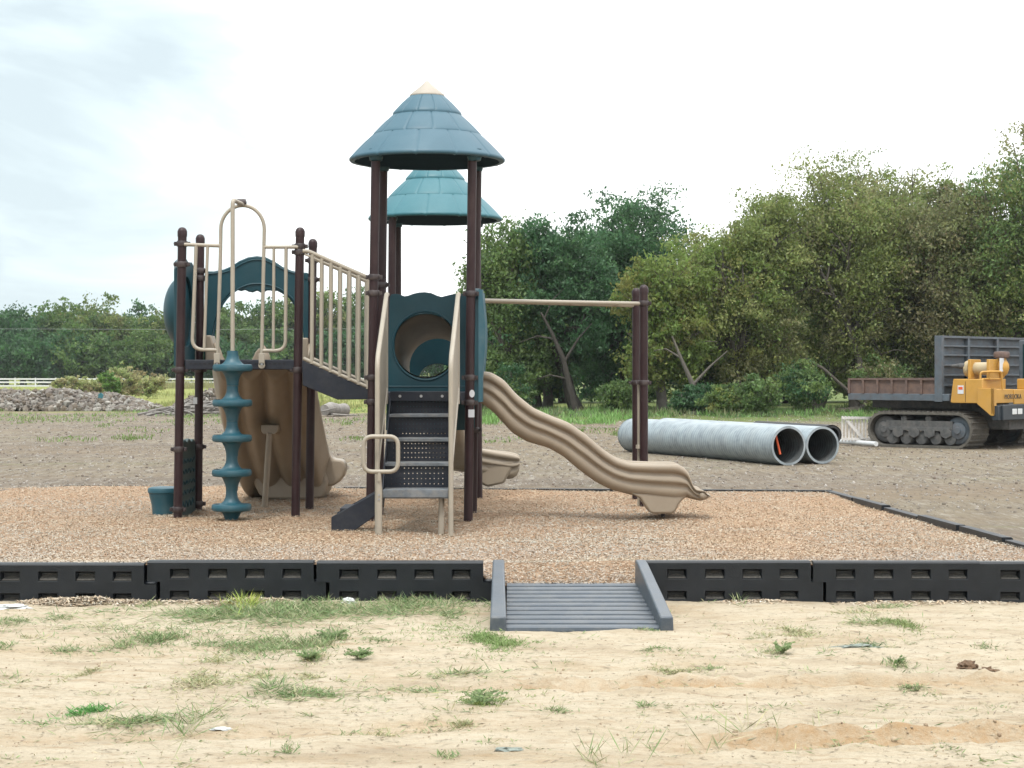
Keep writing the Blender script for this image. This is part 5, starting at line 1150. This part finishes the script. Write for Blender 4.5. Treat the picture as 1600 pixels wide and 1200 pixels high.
# tall grass at the far field and under the trees
pt = []
for _ in range(330):
    c_ = [[(.08,.15,.05),(.11,.19,.06)],[(.14,.25,.07),(.16,.28,.09)],[(.2,.2,.1),(.15,.17,.08)],[(.09,.13,.06),(.13,.16,.07)]][rng.integers(4)]
    pt.append((rng.uniform(740,1620), rng.uniform(640,653), rng.uniform(15,50), 3, int(rng.uniform(25,70)), rng.uniform(.12,.4), 1.0, c_))
for _ in range(60): pt.append((rng.uniform(745,1000), rng.uniform(645,664), rng.uniform(15,40), 3, 60, rng.uniform(.15,.35), 1.0, [(.14,.27,.07),(.17,.3,.09)]))
for _ in range(200): pt.append((rng.uniform(-20,740), rng.uniform(612,640), rng.uniform(20,70), 4, 70, rng.uniform(.2,.5), 1.1, [(.24,.25,.09),(.3,.28,.12),(.18,.22,.07)]))
for _ in range(110): pt.append((rng.uniform(-20,620), rng.uniform(634,662), rng.uniform(15,70), 4, 40, rng.uniform(.08,.22), .9, [(.13,.24,.06),(.17,.25,.08),(.22,.24,.1)]))
for _ in range(90): pt.append((rng.uniform(84,330), 606.2+rng.uniform(-.4,1.5), rng.uniform(10,26), .3, 90, rng.uniform(.5,1.0), 1.2, [(.27,.27,.12),(.22,.24,.1),(.3,.27,.14)]))
for _ in range(70): pt.append((rng.uniform(0,1000), rng.uniform(642,690), rng.uniform(15,90), 4, 50, rng.uniform(.06,.15), 1.0, [(.12,.2,.05),(.16,.2,.07)]))
blades('tall_grass', pt, 'tall green and yellowish grass along the tree line and field')

# mulch spilled in front of the border
n_ = 5200; hp = [(120,944,100,.045,2200),(380,946,80,.03,1500),(1175,938,60,.012,350),(250,943,120,.01,500),(1440,942,150,.008,500)]
Pn, A_, B_, co = [], [], [], []
for px, py, hw_, hh_, k_ in hp:
    Yc_ = GY(py); a = rng.random(k_)*2*math.pi; q = rng.random(k_)**.5; x = XX(px, Yc_)+hw_*Yc_/F*q*np.cos(a); y = YB-.09+.13*q*np.sin(a); y = np.minimum(y, YB-.01)
    z = ground_h(x, y)+hh_*np.clip(1-q**2, 0, 1)*(.7+.6*vnoise(x, y, .12, 9))+.004; an = rng.random(k_)*math.pi; L1 = rng.uniform(.006,.03,k_)[:, None]
    Pn.append(np.stack([x, y, z], 1)); A_.append(np.stack([np.cos(an), np.sin(an), rng.normal(0,.25,k_)], 1)*L1); B_.append(np.stack([-np.sin(an), np.cos(an), rng.normal(0,.3,k_)], 1)*.005)
    co.append(pal[rng.integers(6, size=k_)]*rng.uniform(1.1,1.5,(k_,1)))
o = cloud_mesh('spilled_mulch', np.concatenate(Pn), np.concatenate(A_), np.concatenate(B_), np.concatenate(co), M['chip']); tag(o, 'wood chips spilled on the sand against the front of the black border', 'mulch', kind='stuff')
def lump(name, px, py, sx, sy, sz, m, label, cat, seed, sub=3, amp=.35):
    Yc_ = GY(py); bm = bmesh.new(); bmesh.ops.create_icosphere(bm, subdivisions=sub, radius=1)
    for v in bm.verts:
        f = 1+amp*mnoise.noise(v.co*2.2+Vector((seed,0,0)))*2+amp*.6*mnoise.noise(v.co*6+Vector((0,seed,0)))
        v.co = Vector((v.co.x*sx*f, v.co.y*sy*f, max(-.3, v.co.z)*sz*f))
    me = bpy.data.meshes.new(name); bm.to_mesh(me); bm.free(); me.materials.append(m); o = bpy.data.objects.new(name, me); C.objects.link(o)
    x = XX(px, Yc_); o.location = (x, Yc_, float(ground_h(np.array([x]), np.array([Yc_]))[0])+sz*.2); tag(o, label, cat); return o
M['soil'] = mat('dark_soil', (.16,.1,.06), .95, var=.35, scale=20, bump=.5, bscale=60); M['paper'] = mat('pale_litter', (.62,.63,.62), .8, var=.15, scale=20); M['leafl'] = mat('dead_leaf', (.22,.25,.22), .8, var=.3, scale=30)
lump('soil_clod', 1512, 1043, .055, .05, .035, M['soil'], 'dark brown clod of soil alone on the sand at the right', 'clod', 3, amp=.35)
lump('soil_clod', 1545, 1046, .04, .03, .018, M['soil'], 'smaller brown clod right beside the dark one', 'clod', 8, amp=.5)
lump('crumpled_paper', 545, 944, .045, .035, .03, M['paper'], 'small crumpled white litter in the grass below the border', 'litter', 5, amp=.5)
lump('plastic_scrap', 16, 950, .13, .05, .018, M['paper'], 'flat pale plastic scrap on the sand at the left edge', 'litter', 6, amp=.4)
lump('pale_leaf', 346, 1140, .05, .025, .006, M['paper'], 'curled whitish leaf on the sand at lower left', 'leaf', 9, amp=.4)
lump('dead_leaf', 795, 1178, .055, .025, .012, M['leafl'], 'grey green dead leaf near the bottom centre', 'leaf', 10, amp=.6)
lump('dead_leaf', 1338, 1013, .1, .03, .012, M['leafl'], 'dark dry sprig on the sand right of centre', 'leaf', 12, amp=.7)

# ------------------------------------------------------------------ HAZE
hb_ = MB(); hb_.box(-2700, 2700, -400, 3400, -2.5, 16); hz_o = hb_.build('haze', None); tag(hz_o, kind='stuff')
hm = bpy.data.materials.new('haze'); hm.use_nodes = True; n, l = hm.node_tree.nodes, hm.node_tree.links; n.clear()
vo = N(n, 'ShaderNodeVolumePrincipled'); vo.inputs['Color'].default_value = (.9, .95, 1, 1); vo.inputs['Density'].default_value = HAZE
mo_ = N(n, 'ShaderNodeOutputMaterial'); l.new(vo.outputs[0], mo_.inputs['Volume']); hz_o.data.materials.clear(); hz_o.data.materials.append(hm)

def weed(px, py, rad_, n_, label, seed):
    rg = np.random.default_rng(seed); Yc_ = GY(py); x0 = XX(px, Yc_); z0 = float(ground_h(np.array([x0]), np.array([Yc_]))[0]); root = empty('weed', (x0, Yc_, z0), label=label, cat='weed')
    mb = MB(); pp, aa, bb, cc_ = [], [], [], []
    for i in range(n_):
        an = rg.uniform(0, 6.28); L0 = rad_*rg.uniform(.4, 1.1); tip = Vector((x0+math.cos(an)*L0, Yc_+math.sin(an)*L0, z0+rg.uniform(.01, .06))); b0 = Vector((x0, Yc_, z0-.005)); mid = b0.lerp(tip, .5)+Vector((0,0,.012))
        mb.tube([b0, mid, tip], [.002,.0016,.001], 5)
        for t in np.linspace(.25, 1, 7):
            p = np.array(b0.lerp(tip, t)); p[2] += .012*math.sin(math.pi*t)+.004
            for sd in (-1, 1):
                d = np.array([math.cos(an+sd*1.0), math.sin(an+sd*1.0), rg.uniform(.1,.7)]); d /= np.linalg.norm(d); ln = rg.uniform(.008,.016); q = np.cross(d, rg.normal(size=3)); q /= np.linalg.norm(q)
                pp.append(p+d*ln); aa.append(d*ln); bb.append(q*ln*.45); cc_.append(np.array([(.2,.28,.12),(.26,.32,.16),(.17,.24,.11)][rg.integers(3)])*rg.uniform(.85,1.2))
    mb.build('stems', M['weedstem'], root); cloud_mesh('leaves', np.array(pp), np.array(aa), np.array(bb), np.array(cc_), M['leaf'], root, (x0, Yc_, z0))
M['weedstem'] = mat('weed_stem', (.28,.32,.17), .7)
weed(562, 1030, .075, 20, 'leafy round weed on bare sand below the middle border timber', 1)
weed(750, 1103, .12, 26, 'largest leafy weed, low on the sand below the ramp', 2)
weed(1222, 1020, .08, 16, 'broad leafed weed on the sand right of the ramp', 3)
weed(520, 1000, .11, 26, 'leafy weed growing out of the green grass patch left of the ramp', 4)
weed(1400, 1040, .05, 10, 'tiny upright weed on the sand left of the brown clod', 5)
weed(485, 1032, .09, 18, 'greyish leafy weed just under the long grass patch', 6)
